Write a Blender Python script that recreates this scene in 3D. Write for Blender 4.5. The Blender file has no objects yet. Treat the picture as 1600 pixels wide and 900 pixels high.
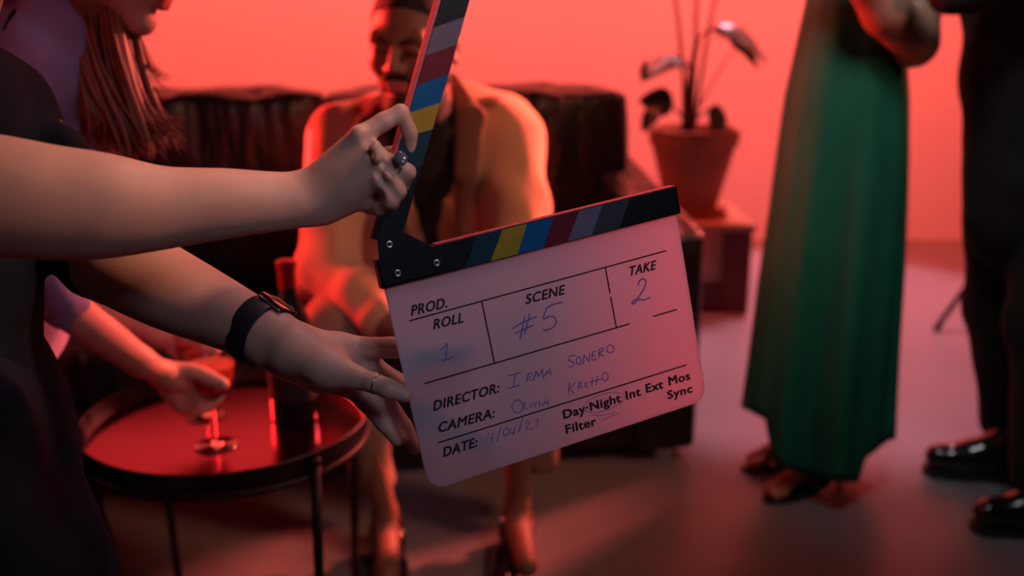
import bpy, bmesh, math, random
import numpy as np
from mathutils import Vector, Matrix, noise

random.seed(7)
SC = bpy.context.scene
COL = SC.collection

# ------------------------------------------------------------------ camera
F = 1555.0
TH = math.atan(430 / F)
CAM = np.array([0.0, 0.0, 1.22])
FW = np.array([0, math.cos(TH), -math.sin(TH)])
UP = np.array([0, math.sin(TH), math.cos(TH)])
RT = np.array([1.0, 0, 0])
cd = bpy.data.cameras.new('camera')
cam = bpy.data.objects.new('camera', cd)
COL.objects.link(cam)
cam.location = CAM
cam.rotation_euler = (math.pi / 2 - TH, 0, 0)
cd.sensor_width = 36
cd.lens = 36 * F / 1600
cd.dof.use_dof = True
cd.dof.focus_distance = 0.94
cd.dof.aperture_fstop = 3.0
cd.clip_start = 0.01
SC.camera = cam

# ------------------------------------------------------------------ world, lights, exposure
w = bpy.data.worlds.new('world')
SC.world = w
w.use_nodes = True
w.node_tree.nodes['Background'].inputs[0].default_value = (0.35, 0.30, 0.42, 1)
w.node_tree.nodes['Background'].inputs[1].default_value = 0.006
SC.view_settings.view_transform = 'Standard'
SC.view_settings.look = 'None'
SC.view_settings.gamma = 1
SC.view_settings.use_curve_mapping = False
SC.view_settings.exposure = 0.0


def area(name, loc, target, sx, sy, power, color, spread=180):
    l = bpy.data.lights.new(name, 'AREA')
    l.shape = 'RECTANGLE'
    l.size = sx
    l.size_y = sy
    l.energy = power
    l.color = color
    l.spread = math.radians(spread)
    o = bpy.data.objects.new(name, l)
    COL.objects.link(o)
    o.location = loc
    d = Vector(target) - Vector(loc)
    o.rotation_euler = d.to_track_quat('-Z', 'Y').to_euler()
    return o


area('red_wall_wash', (0.1, 3.9, 3.0), (0.1, 5.4, 1.25), 6.6, 0.5, 152, (1, 0.103, 0.072), 120)
area('red_side_light', (-2.6, 3.3, 1.5), (-0.45, 1.9, 1.15), 0.6, 0.8, 40, (1, 0.04, 0.03), 46)
area('red_right_light', (2.0, 3.7, 2.0), (0.05, 2.4, 0.95), 0.3, 0.5, 34, (1, 0.13, 0.10), 36)
area('warm_right_light', (1.5, 0.9, 2.1), (0.0, 2.2, 0.8), 0.4, 0.4, 2.5, (1, 0.38, 0.24), 50)
area('neutral_stage_light', (0.5, 1.2, 2.6), (1.15, 2.4, 1.0), 0.4, 0.4, 1.4, (0.85, 0.85, 0.9), 50)
area('cool_slate_fill', (0.75, -0.35, 1.9), (0.03, 0.93, 1.08), 0.3, 0.3, 0.33, (0.68, 0.74, 1.0), 36)  # added fill with no visible source, cools the slate front
area('warm_hand_light', (0.62, 0.75, 2.0), (-0.10, 0.86, 1.32), 0.15, 0.15, 0.26, (1, 0.50, 0.34), 22)
area('cool_front_fill', (0.3, -0.4, 2.1), (0.0, 1.2, 0.9), 0.7, 0.5, 0.12, (0.80, 0.72, 1.0), 140)
area('soft_top_light', (0.10, 1.42, 1.95), (-0.15, 0.92, 1.1), 0.35, 0.3, 1.25, (1.0, 0.50, 0.48), 100)
sl = bpy.data.lights.new('pink_floor_spot', 'SPOT')
sl.energy = 600
sl.color = (1, 0.40, 0.52)
sl.spot_size = math.radians(43)
sl.spot_blend = 0.25
sl.shadow_soft_size = 0.12
so_ = bpy.data.objects.new('pink_floor_spot', sl)
COL.objects.link(so_)
so_.location = (1.3, 4.7, 3.4)
so_.rotation_euler = (Vector((1.15, 3.95, 0)) - so_.location).to_track_quat('-Z', 'Y').to_euler()


# ------------------------------------------------------------------ pixel helpers (photo 1600x900)
def ray(px, py):
    return FW + RT * ((px - 800) / F) + UP * ((450 - py) / F)


def P(px, py, D):
    return CAM + ray(px, py) * D


def PY(px, py, Y):
    r = ray(px, py)
    return CAM + r * (Y / r[1])


def PZ(px, py, z):
    r = ray(px, py)
    return CAM + r * ((z - CAM[2]) / r[2])


def pr(px, D):
    return px * D / F


def unit(v):
    v = np.array(v, float)
    return v / np.linalg.norm(v)


# ------------------------------------------------------------------ materials
def mat(name, color, rough=0.6, metallic=0.0, var=0.0, vscale=8, bump=0.0, bscale=60, sss=0.0, spec=0.5,
        coat=0.0, trans=0.0, ior=1.45, sheen=0.0, emit=None, bdetail=4, bdist=0.002, aniso=None):
    m = bpy.data.materials.new(name)
    m.use_nodes = True
    nt = m.node_tree
    b = nt.nodes['Principled BSDF']
    b.inputs['Base Color'].default_value = (*color, 1)
    b.inputs['Roughness'].default_value = rough
    b.inputs['Metallic'].default_value = metallic
    b.inputs['Specular IOR Level'].default_value = spec
    b.inputs['IOR'].default_value = ior
    b.inputs['Coat Weight'].default_value = coat
    b.inputs['Coat Roughness'].default_value = 0.1
    b.inputs['Transmission Weight'].default_value = trans
    b.inputs['Sheen Weight'].default_value = sheen
    if sss:
        b.inputs['Subsurface Weight'].default_value = sss
        b.inputs['Subsurface Radius'].default_value = (1, 0.35, 0.2)
        b.inputs['Subsurface Scale'].default_value = 0.006
    tc = nt.nodes.new('ShaderNodeTexCoord')
    if var:
        n = nt.nodes.new('ShaderNodeTexNoise')
        n.inputs['Scale'].default_value = vscale
        n.inputs['Detail'].default_value = 5
        r = nt.nodes.new('ShaderNodeValToRGB')
        r.color_ramp.elements[0].position = 0.3
        r.color_ramp.elements[1].position = 0.7
        r.color_ramp.elements[0].color = (*[c * (1 - var) for c in color], 1)
        r.color_ramp.elements[1].color = (*[min(1, c * (1 + var)) for c in color], 1)
        nt.links.new(tc.outputs['Object'], n.inputs['Vector'])
        nt.links.new(n.outputs['Fac'], r.inputs['Fac'])
        nt.links.new(r.outputs['Color'], b.inputs['Base Color'])
    if bump:
        n = nt.nodes.new('ShaderNodeTexNoise')
        n.inputs['Scale'].default_value = bscale
        n.inputs['Detail'].default_value = bdetail
        bp = nt.nodes.new('ShaderNodeBump')
        bp.inputs['Strength'].default_value = bump
        bp.inputs['Distance'].default_value = bdist
        if aniso:
            mp = nt.nodes.new('ShaderNodeMapping')
            mp.inputs['Scale'].default_value = aniso
            nt.links.new(tc.outputs['Object'], mp.inputs['Vector'])
            nt.links.new(mp.outputs['Vector'], n.inputs['Vector'])
        else:
            nt.links.new(tc.outputs['Object'], n.inputs['Vector'])
        nt.links.new(n.outputs['Fac'], bp.inputs['Height'])
        nt.links.new(bp.outputs['Normal'], b.inputs['Normal'])
    return m


M = dict(
    wall=mat('matte_white_wall', (0.86, 0.80, 0.80), 0.9, var=0.02, vscale=1.5),
    floor=mat('polished_grey_floor', (0.22, 0.21, 0.22), 0.38, var=0.08, vscale=2.5, bump=0.12, bscale=7, spec=0.5),
    skin_pale=mat('pale_skin', (0.56, 0.32, 0.25), 0.52, var=0.07, vscale=35, bump=0.25, bscale=420, bdist=0.0004, sss=0.25),
    skin_rosy=mat('rosy_skin', (0.52, 0.30, 0.22), 0.5, var=0.06, vscale=30, sss=0.2),
    skin_brown=mat('brown_skin', (0.20, 0.10, 0.06), 0.55, var=0.12, vscale=25, sss=0.1),
    skin_tan=mat('tan_skin', (0.36, 0.19, 0.13), 0.45, var=0.06, vscale=30, sss=0.1),
    lips=mat('lip_skin', (0.42, 0.12, 0.11), 0.4, var=0.1, vscale=80),
    nail=mat('finger_nail', (0.62, 0.45, 0.42), 0.25, coat=0.4, var=0.03, vscale=100),
    navy=mat('navy_cotton', (0.005, 0.008, 0.016), 0.9, var=0.2, vscale=14, bump=0.15, bscale=500, bdist=.0008, spec=0.15),
    denim=mat('dark_denim', (0.005, 0.009, 0.020), 0.9, var=0.25, vscale=20, bump=0.2, bscale=600, bdist=.0008, spec=0.15),
    lavender=mat('lavender_fleece', (0.23, 0.22, 0.42), 0.95, var=0.1, vscale=25, bump=0.2, bscale=400, bdist=.001, sheen=0.1),
    hair=mat('auburn_hair', (0.19, 0.052, 0.025), 0.40, var=0.4, vscale=40, spec=0.6),
    black_hair=mat('black_hair', (0.012, 0.009, 0.009), 0.8, var=0.3, vscale=90, bump=0.8, bscale=250, bdist=0.003),
    blazer=mat('tan_wool', (0.40, 0.235, 0.125), 0.9, var=0.1, vscale=10, bump=0.4, bscale=350, sheen=0.2),
    lapel_shaded=mat('shaded_tan_wool', (0.12, 0.06, 0.035), 0.9, var=0.1, vscale=10),  # darker copy of the blazer wool, lapel shade put into the colour
    turtleneck=mat('black_knit', (0.007, 0.010, 0.008), 0.9, bump=0.7, bscale=150, var=0.2, vscale=30, aniso=(1, 1, 0.1)),
    trousers=mat('tan_trouser_cloth', (0.20, 0.135, 0.09), 0.9, var=0.1, vscale=10, bump=0.3, bscale=350),
    shoe=mat('black_patent_leather', (0.008, 0.008, 0.010), 0.16, coat=0.6, var=0.1, vscale=20),
    shoe_matte=mat('black_smooth_leather', (0.008, 0.007, 0.008), 0.3, coat=0.2, var=0.1, vscale=20),
    sole=mat('dark_rubber', (0.010, 0.009, 0.009), 0.7, var=0.2, vscale=40),
    leather=mat('black_sofa_leather', (0.010, 0.009, 0.010), 0.33, var=0.25, vscale=12, bump=1.0, bscale=8, bdist=0.03, aniso=(2.0, 1, 0.5), spec=0.5),
    satin=mat('green_satin', (0.012, 0.16, 0.095), 0.6, var=0.12, vscale=5, bump=0.1, bscale=30, aniso=(6, 6, 0.4), spec=0.2),
    suit=mat('black_suit_cloth', (0.004, 0.004, 0.005), 0.9, var=0.2, vscale=12, bump=0.3, bscale=300),
    black_metal=mat('black_powder_coat', (0.007, 0.007, 0.008), 0.42, bump=0.1, bscale=300, var=0.1, vscale=10),
    tray=mat('red_tinted_tray_metal', (0.22, 0.012, 0.07), 0.18, metallic=1.0, var=0.03, vscale=4),  # dark tray; red of the reflected wall put into the metal colour
    bottle=mat('dark_bottle_glass', (0.005, 0.007, 0.005), 0.12, coat=0.2, var=0.1, vscale=10),
    foil=mat('dark_red_foil', (0.35, 0.02, 0.03), 0.25, metallic=0.8, bump=0.4, bscale=90, var=0.1, vscale=30),
    paper=mat('dark_label_paper', (0.010, 0.009, 0.010), 0.7, var=0.1, vscale=30),
    pot=mat('terracotta', (0.42, 0.13, 0.07), 0.8, var=0.15, vscale=12, bump=0.3, bscale=60),
    soil=mat('potting_soil', (0.03, 0.015, 0.01), 1, var=0.5, vscale=70, bump=1, bscale=90, bdist=0.01),
    leaf=mat('dark_leaf', (0.035, 0.05, 0.03), 0.3, var=0.3, vscale=12, bump=0.2, bscale=40, spec=0.6),
    stem=mat('brown_green_stem', (0.10, 0.06, 0.035), 0.6, var=0.3, vscale=30),
    red_wood=mat('dark_red_painted_wood', (0.13, 0.012, 0.022), 0.5, var=0.15, vscale=8, bump=0.2, bscale=40, aniso=(1, 1, 12)),
    tabletop=mat('tan_wood', (0.38, 0.16, 0.09), 0.5, var=0.2, vscale=6, bump=0.2, bscale=40, aniso=(12, 1, 1)),
    drink=mat('red_orange_drink', (0.9, 0.10, 0.04), 0.1, trans=0.15, ior=1.33, var=0.05, vscale=20),
    glass=mat('clear_glass', (1, 0.97, 0.97), 0.02, trans=1.0, ior=1.45),
    silver=mat('silver_metal', (0.5, 0.48, 0.5), 0.32, metallic=1, var=0.05, vscale=200),
    stone=mat('grey_blue_stone', (0.09, 0.10, 0.15), 0.15, coat=0.6, var=0.3, vscale=150),
    rubber=mat('black_strap_rubber', (0.012, 0.013, 0.020), 0.55, var=0.15, vscale=60, bump=0.1, bscale=400),
    screen=mat('dark_watch_glass', (0.02, 0.012, 0.03), 0.05, coat=1, var=0.1, vscale=50),
    case=mat('rose_grey_aluminium', (0.20, 0.13, 0.16), 0.35, metallic=1, var=0.05, vscale=90),
    stick=mat('black_stick_lacquer', (0.008, 0.008, 0.010), 0.42, spec=0.15, var=0.2, vscale=30, bump=0.1, bscale=200),
    stick_red_lit=mat('red_lit_edge_lacquer', (0.42, 0.05, 0.06), 0.45, var=0.08, vscale=40),  # stick edges: glancing red wall light put into the colour
    plate=mat('black_hinge_metal', (0.008, 0.008, 0.010), 0.4, spec=0.2, var=0.2, vscale=60),
    print=mat('black_print', (0.012, 0.006, 0.012), 0.6, var=0.2, vscale=60),
    ink=mat('blue_marker_ink', (0.13, 0.13, 0.42), 0.5, var=0.15, vscale=90),
    s_teal=mat('stripe_dark_teal', (0.009, 0.036, 0.048), 0.45, spec=0.12, var=0.1, vscale=50),
    s_yellow=mat('stripe_yellow', (0.36, 0.21, 0.02), 0.45, spec=0.12, var=0.1, vscale=50),
    s_blue=mat('stripe_blue', (0.006, 0.085, 0.23), 0.45, spec=0.12, var=0.1, vscale=50),
    s_red=mat('stripe_dark_red', (0.13, 0.012, 0.02), 0.45, spec=0.12, var=0.1, vscale=50),
    s_grey=mat('stripe_lilac_grey', (0.13, 0.105, 0.15), 0.45, spec=0.12, var=0.1, vscale=50),
    s_dark=mat('stripe_charcoal', (0.035, 0.037, 0.048), 0.45, spec=0.12, var=0.1, vscale=50),
    earring=mat('earring_gold', (0.7, 0.5, 0.3), 0.2, metallic=1, var=0.1, vscale=60),
)

# translucent frosted acrylic of the slate
m = bpy.data.materials.new('frosted_white_acrylic')
m.use_nodes = True
nt = m.node_tree
for n in list(nt.nodes):
    nt.nodes.remove(n)
out = nt.nodes.new('ShaderNodeOutputMaterial')
tr = nt.nodes.new('ShaderNodeBsdfTranslucent')
tr.inputs[0].default_value = (0.58, 0.70, 0.86, 1)
df = nt.nodes.new('ShaderNodeBsdfPrincipled')
df.inputs['Base Color'].default_value = (0.70, 0.68, 0.74, 1)
df.inputs['Roughness'].default_value = 0.38
rf = nt.nodes.new('ShaderNodeBsdfPrincipled')
rf.inputs['Base Color'].default_value = (0.92, 0.85, 0.9, 1)
rf.inputs['Roughness'].default_value = 0.42
rf.inputs['Transmission Weight'].default_value = 1
rf.inputs['IOR'].default_value = 1.12
tx = nt.nodes.new('ShaderNodeTexNoise')
tx.inputs['Scale'].default_value = 14
tcn = nt.nodes.new('ShaderNodeTexCoord')
nt.links.new(tcn.outputs['Object'], tx.inputs['Vector'])
mr = nt.nodes.new('ShaderNodeMapRange')
mr.inputs['To Min'].default_value = 0.27
mr.inputs['To Max'].default_value = 0.30
nt.links.new(tx.outputs['Fac'], mr.inputs['Value'])
m1 = nt.nodes.new('ShaderNodeMixShader')
m2 = nt.nodes.new('ShaderNodeMixShader')
m1.inputs[0].default_value = 0.30
nt.links.new(tr.outputs[0], m1.inputs[1])
nt.links.new(rf.outputs[0], m1.inputs[2])
nt.links.new(mr.outputs[0], m2.inputs[0])
nt.links.new(m1.outputs[0], m2.inputs[1])
nt.links.new(df.outputs[0], m2.inputs[2])
nt.links.new(m2.outputs[0], out.inputs[0])
M['acrylic'] = m


# ------------------------------------------------------------------ object helpers
def link_mesh(name, verts, faces, material, parent=None, smooth=True, mats=None, midx=None):
    me = bpy.data.meshes.new(name)
    me.from_pydata([tuple(map(float, v)) for v in verts], [], [tuple(map(int, f)) for f in faces])
    for mm in (mats or [material]):
        me.materials.append(mm)
    if smooth:
        me.polygons.foreach_set('use_smooth', [True] * len(me.polygons))
    if midx is not None:
        me.polygons.foreach_set('material_index', [int(i) for i in midx])
    me.update()
    o = bpy.data.objects.new(name, me)
    COL.objects.link(o)
    if parent:
        o.parent = parent
        o.matrix_parent_inverse = parent.matrix_basis.inverted()
    return o


def tag(o, label=None, cat=None, group=None, kind=None):
    if label:
        o['label'] = label
    if cat:
        o['category'] = cat
    if group:
        o['group'] = group
    if kind:
        o['kind'] = kind
    return o


def empty(name, loc, rz=0.0, **k):
    o = bpy.data.objects.new(name, None)
    o.location = tuple(map(float, loc))
    o.rotation_euler = (0, 0, rz)
    o.empty_display_size = 0.05
    COL.objects.link(o)
    return tag(o, **k)


def bm_obj(name, bm, material, parent=None, smooth=False, local=False):
    me = bpy.data.meshes.new(name)
    bmesh.ops.recalc_face_normals(bm, faces=bm.faces)
    bm.to_mesh(me)
    bm.free()
    me.materials.append(material)
    if smooth:
        me.polygons.foreach_set('use_smooth', [True] * len(me.polygons))
    o = bpy.data.objects.new(name, me)
    COL.objects.link(o)
    if parent:
        o.parent = parent
        if not local:
            o.matrix_parent_inverse = parent.matrix_basis.inverted()
    return o


def prism(name, pts_front, thick_vec, material, parent, bevel=0.0, segs=2):
    """extrude a planar outline (list of 3d points) by thick_vec"""
    n = len(pts_front)
    tv = np.array(thick_vec)
    vs = [p for p in pts_front] + [p + tv for p in pts_front]
    fs = [tuple(range(n)), tuple(range(2 * n - 1, n - 1, -1))] + [(i, i + n, (i + 1) % n + n, (i + 1) % n) for i in range(n)]
    bm = bmesh.new()
    bv = [bm.verts.new(tuple(map(float, v))) for v in vs]
    for f in fs:
        bm.faces.new([bv[i] for i in f])
    o = bm_obj(name, bm, material, parent)
    if bevel:
        md = o.modifiers.new('bevel', 'BEVEL')
        md.width = bevel
        md.segments = segs
        md.limit_method = 'ANGLE'
        md.angle_limit = math.radians(50)
    return o


def tube(name, pts, radii, material, parent=None, seg=10, closed=False, flat=None):
    pts = [np.array(p, float) for p in pts]
    n = len(pts)
    if np.isscalar(radii):
        radii = [radii] * n
    vs, fs = [], []
    prev = None
    for i, p in enumerate(pts):
        if closed:
            t = unit(pts[(i + 1) % n] - pts[i - 1])
        else:
            t = unit(pts[min(i + 1, n - 1)] - pts[max(i - 1, 0)])
        if prev is None:
            a = np.array([0, 0, 1.0]) if abs(t[2]) < 0.9 else np.array([1.0, 0, 0])
            prev = unit(np.cross(t, a))
        u = unit(prev - t * np.dot(prev, t))
        prev = u
        v = np.cross(t, u)
        for k in range(seg):
            a = 2 * math.pi * k / seg
            vs.append(p + radii[i] * (math.cos(a) * u + math.sin(a) * v))
    m_ = n if closed else n - 1
    for i in range(m_):
        j = (i + 1) % n
        for k in range(seg):
            k2 = (k + 1) % seg
            fs.append((i * seg + k, i * seg + k2, j * seg + k2, j * seg + k))
    if not closed:
        fs.append(tuple(range(seg - 1, -1, -1)))
        fs.append(tuple(range((n - 1) * seg, n * seg)))
    if name is None:
        return vs, fs
    return link_mesh(name, vs, fs, material, parent)


def lathe(name, prof, loc, material, parent=None, seg=40):
    vs, fs = [], []
    for (r, z) in prof:
        for k in range(seg):
            a = 2 * math.pi * k / seg
            vs.append((loc[0] + r * math.cos(a), loc[1] + r * math.sin(a), loc[2] + z))
    for i in range(len(prof) - 1):
        for k in range(seg):
            k2 = (k + 1) % seg
            fs.append((i * seg + k, i * seg + k2, (i + 1) * seg + k2, (i + 1) * seg + k))
    fs.append(tuple(range(seg - 1, -1, -1)))
    fs.append(tuple(range((len(prof) - 1) * seg, len(prof) * seg)))
    o = link_mesh(name, vs, fs, material, parent)
    o.data.set_sharp_from_angle(angle=math.radians(38))
    return o


def rbox(name, lo, hi, material, parent, bevel=0.02, segs=3, cuts=0, puff=0.0, local=True, smooth=True, dz=None, wrinkle=0.0):
    lo, hi = np.array(lo, float), np.array(hi, float)
    bm = bmesh.new()
    bmesh.ops.create_cube(bm, size=1)
    if cuts:
        bmesh.ops.subdivide_edges(bm, edges=bm.edges, cuts=cuts, use_grid_fill=True)
    c, s = (lo + hi) / 2, (hi - lo)
    for v in bm.verts:
        q = np.array(v.co)
        if puff:
            for ax in range(3):
                o1, o2 = [(1, 2), (0, 2), (0, 1)][ax]
                if abs(abs(q[ax]) - 0.5) < 1e-4:
                    wgt = (1 - (2 * q[o1]) ** 4) * (1 - (2 * q[o2]) ** 4)
                    q[ax] += math.copysign(puff / s[ax] * wgt, q[ax])
        p = c + q * s
        if wrinkle:
            p = p + wrinkle * np.array(noise.noise_vector(Vector((p[0] * 11, p[1] * 9, p[2] * 3))))
        if dz:
            p[2] = dz(p)
        v.co = p
    o = bm_obj(name, bm, material, parent, smooth=smooth, local=local)
    if bevel:
        md = o.modifiers.new('bevel', 'BEVEL')
        md.width = bevel
        md.segments = segs
        md.limit_method = 'ANGLE'
        md.angle_limit = math.radians(40)
    return o


# ------------------------------------------------------------------ implicit surface toolkit (continuous bodies)
class Sdf:
    def __init__(self):
        self.ops = []
        self.lo = np.full(3, 1e9)
        self.hi = np.full(3, -1e9)

    def _grow(self, a, r):
        self.lo = np.minimum(self.lo, a - r)
        self.hi = np.maximum(self.hi, a + r)

    def cone(self, a, b, ra, rb, k=0.01, flat=None, fs=1.0, op='add'):
        a, b = np.array(a, float), np.array(b, float)
        R = max(ra, rb)
        if op == 'add':
            self._grow(a, R)
            self._grow(b, R)
        lo, hi = np.minimum(a, b) - R - k, np.maximum(a, b) + R + k
        fl = None if flat is None else unit(flat)

        def f(X):
            ab = b - a
            L2 = max(float(ab @ ab), 1e-12)
            d = X - a
            t = np.clip((d @ ab) / L2, 0, 1)
            q = d - t[..., None] * ab
            if fl is not None:
                q = q + ((1 / fs - 1) * (q @ fl))[..., None] * fl
            return np.sqrt((q * q).sum(-1)) - (ra + (rb - ra) * t)
        self.ops.append((op, f, lo, hi, k))
        return self

    def chain(self, pts, k=0.01, flat=None, fs=1.0):
        for (a, ra), (b, rb) in zip(pts[:-1], pts[1:]):
            self.cone(a, b, ra, rb, k, flat, fs)
        return self

    def spline(self, pts, k=0.01, flat=None, fs=1.0, n=5):
        q = [np.append(np.array(p, float), r) for p, r in pts]
        o_ = []
        for i in range(len(q) - 1):
            p0, p1, p2, p3 = q[max(i - 1, 0)], q[i], q[i + 1], q[min(i + 2, len(q) - 1)]
            for s_ in range(n):
                t = s_ / n
                o_.append(0.5 * ((2 * p1) + (p2 - p0) * t + (2 * p0 - 5 * p1 + 4 * p2 - p3) * t * t + (3 * p1 - p0 - 3 * p2 + p3) * t ** 3))
        o_.append(q[-1])
        return self.chain([(v[:3], float(v[3])) for v in o_], k, flat, fs)

    def ell(self, c, r, rot=None, k=0.01, op='add'):
        c, r = np.array(c, float), np.array(r, float)
        Rm = np.eye(3) if rot is None else np.array(rot)   # columns = axes
        if op == 'add':
            self._grow(c, r.max())
        lo, hi = c - r.max() - k, c + r.max() + k

        def f(X):
            q = ((X - c) @ Rm)
            k0 = np.sqrt(((q / r) ** 2).sum(-1)) + 1e-9
            k1 = np.sqrt(((q / (r * r)) ** 2).sum(-1)) + 1e-9
            return k0 * (k0 - 1) / k1
        self.ops.append((op, f, lo, hi, k))
        return self

    def plane(self, p, n, k=0.003):
        """keep the side the normal points away from"""
        p, n = np.array(p, float), unit(n)
        self.ops.append(('cut', lambda X: (X - p) @ n, None, None, k))
        return self

    def field(self, X, F0=None, origin=None, vox=None):
        S = X if F0 is None else None
        return S

    def mesh(self, vox):
        lo = self.lo - 3 * vox
        n = np.ceil((self.hi + 3 * vox - lo) / vox).astype(int) + 1
        G = np.full(n, 1.0, np.float32)
        ax = [lo[i] + vox * np.arange(n[i]) for i in range(3)]
        for (op, f, l, h, k) in self.ops:
            if l is None:
                i0, i1 = np.zeros(3, int), n
            else:
                i0 = np.clip(np.floor((l - vox * 2 - lo) / vox).astype(int), 0, n)
                i1 = np.clip(np.ceil((h + vox * 2 - lo) / vox).astype(int) + 1, 0, n)
            if (i1 <= i0).any():
                continue
            g = np.stack(np.meshgrid(*[ax[i][i0[i]:i1[i]] for i in range(3)], indexing='ij'), -1)
            d = f(g)
            sl = tuple(slice(i0[i], i1[i]) for i in range(3))
            A = G[sl]
            if op == 'add':
                hh = np.clip(0.5 + 0.5 * (A - d) / k, 0, 1)
                G[sl] = A * (1 - hh) + d * hh - k * hh * (1 - hh)
            elif op == 'sub':
                hh = np.clip(0.5 - 0.5 * (A + d) / k, 0, 1)
                G[sl] = A * (1 - hh) - d * hh + k * hh * (1 - hh)
            else:
                G[sl] = np.maximum(A, d)
        return nets(G, lo, vox)


def nets(G, lo, vox):
    s = G < 0
    n = np.array(G.shape)
    cn = n - 1
    cnt = np.zeros(cn, np.int8)
    for dx in (0, 1):
        for dy in (0, 1):
            for dz in (0, 1):
                cnt += s[dx:dx + cn[0], dy:dy + cn[1], dz:dz + cn[2]]
    act = (cnt > 0) & (cnt < 8)
    ijk = np.argwhere(act)
    idx = np.full(cn, -1, np.int64)
    idx[act] = np.arange(len(ijk))
    acc = np.zeros((len(ijk), 3))
    c = np.zeros(len(ijk))
    for axis in range(3):
        oth = [a for a in range(3) if a != axis]
        for u in (0, 1):
            for v in (0, 1):
                o0 = np.zeros(3, int)
                o0[oth[0]] = u
                o0[oth[1]] = v
                o1 = o0.copy()
                o1[axis] = 1
                p0, p1 = ijk + o0, ijk + o1
                a = G[p0[:, 0], p0[:, 1], p0[:, 2]]
                b = G[p1[:, 0], p1[:, 1], p1[:, 2]]
                mk = (a < 0) != (b < 0)
                t = np.where(mk, a / np.where(mk, a - b, 1), 0)
                pt = o0 + t[:, None] * (o1 - o0)
                acc += np.where(mk[:, None], pt, 0)
                c += mk
    V = lo + (ijk + acc / np.maximum(c, 1)[:, None]) * vox
    faces = []
    for axis in range(3):
        oth = [(1, 2), (2, 0), (0, 1)][axis]
        sl0 = [slice(None)] * 3
        sl1 = [slice(None)] * 3
        sl0[axis] = slice(0, n[axis] - 1)
        sl1[axis] = slice(1, n[axis])
        s0, s1 = s[tuple(sl0)], s[tuple(sl1)]
        ch = np.argwhere(s0 != s1)
        ok = (ch[:, oth[0]] > 0) & (ch[:, oth[1]] > 0) & (ch[:, oth[0]] < cn[oth[0]]) & (ch[:, oth[1]] < cn[oth[1]])
        ch = ch[ok]
        flip = s1[ch[:, 0], ch[:, 1], ch[:, 2]]
        q = []
        for du, dv in ((-1, -1), (0, -1), (0, 0), (-1, 0)):
            cc = ch.copy()
            cc[:, oth[0]] += du
            cc[:, oth[1]] += dv
            q.append(idx[cc[:, 0], cc[:, 1], cc[:, 2]])
        q = np.stack(q, 1)
        q[flip] = q[flip][:, ::-1]
        faces.append(q)
    return V, np.concatenate(faces)


def smooth_mesh(V, Fq, it=2):
    e = np.concatenate([Fq[:, [0, 1]], Fq[:, [1, 2]], Fq[:, [2, 3]], Fq[:, [3, 0]]])
    for _ in range(it):
        S = np.zeros_like(V)
        c = np.zeros(len(V))
        for a, b in ((0, 1), (1, 0)):
            np.add.at(S, e[:, a], V[e[:, b]])
            np.add.at(c, e[:, a], 1)
        V = 0.5 * V + 0.5 * S / np.maximum(c, 1)[:, None]
    return V


def folds(V, amp, freq, seed=0.0, stretch=(1, 1, 1)):
    st = np.array(stretch) * freq
    out = V.copy()
    for i, p in enumerate(V):
        q = Vector(tuple(p * st + seed))
        v = noise.noise_vector(q)
        out[i] = p + amp * np.array(v)
    return out


def sdf_obj(name, S, vox, material, parent, it=2, fold=None, mats=None, mfun=None):
    V, Q = S.mesh(vox)
    V = smooth_mesh(V, Q, it)
    if fold:
        V = folds(V, *fold)
    mi = None
    if mfun is not None:
        cen = V[Q].mean(1)
        mi = mfun(cen)
    return link_mesh(name, V, Q, material, parent, True, mats, mi)


# generic head in a local frame (height 1); f = facing, u = up
class Head:
    def __init__(self, anchor_local, anchor_world, face, up, H):
        f = unit(face)
        s = unit(np.cross(f, up))      # person's right
        u = np.cross(s, f)
        self.R = np.stack([s, f, u], 1)
        self.H = H
        self.o = np.array(anchor_world) - self.R @ (np.array(anchor_local) * H)

    def w(self, x, y, z):
        return self.o + self.R @ (np.array([x, y, z]) * self.H)

    def loc(self, X):
        return ((X - self.o) @ self.R) / self.H

    def add(self, S, neck_to=None, neck_r=0.2, female=False):
        H, w = self.H, self.w

        def E(c, r, k=0.04, op='add'):
            S.ell(w(*c), np.array(r) * H, self.R, k * H, op)

        def C(a, b, ra, rb, k=0.04, op='add'):
            S.cone(w(*a), w(*b), ra * H, rb * H, k * H, op=op)
        E((0, -.07, .13), (.315, .40, .365))
        E((0, .10, -.08), (.25, .26, .34), .08)
        jw = .17 if not female else .14
        for sx in (-1, 1):
            C((sx * jw, .02, -.22), (sx * .05, .24, -.395), .10, .075, .08)
            E((sx * .165, .235, -.07), (.09, .10, .10), .08)
        E((0, .27, -.39), (.085, .08, .07), .06)
        C((-.17, .30, .105), (.17, .30, .105), .055, .055, .06)
        C((0, .345, .07), (0, .425, -.085), .026, .042, .03)
        for sx in (-1, 1):
            E((sx * .05, .385, -.10), (.036, .045, .032), .02)
            E((sx * .135, .385, .03), (.075, .055, .05), .04, 'sub')
            E((sx * .13, .305, .03), (.065, .06, .052), .012)
            C((sx * .13 - .05, .345, .022), (sx * .13 + .05, .345, .022), .014, .014, .01)
            E((sx * .325, -.02, -.02), (.03, .075, .12), .02)
            E((sx * .345, 0.0, -.01), (.018, .035, .06), .02, 'sub')
        C((-.075, .345, -.205), (.075, .345, -.205), .024, .024, .02)
        C((-.055, .345, -.250), (.055, .345, -.250), .030, .030, .02)
        C((-.09, .385, -.228), (.09, .385, -.228), .010, .010, .012, 'sub')
        if neck_to is not None:
            S.cone(w(0, -.08, -.18), neck_to, neck_r * H, neck_r * 1.1 * H, .12 * H)


def hand_fingers(S, fingers, k=0.004):
    for pts in fingers:
        S.chain(pts, k)


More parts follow.
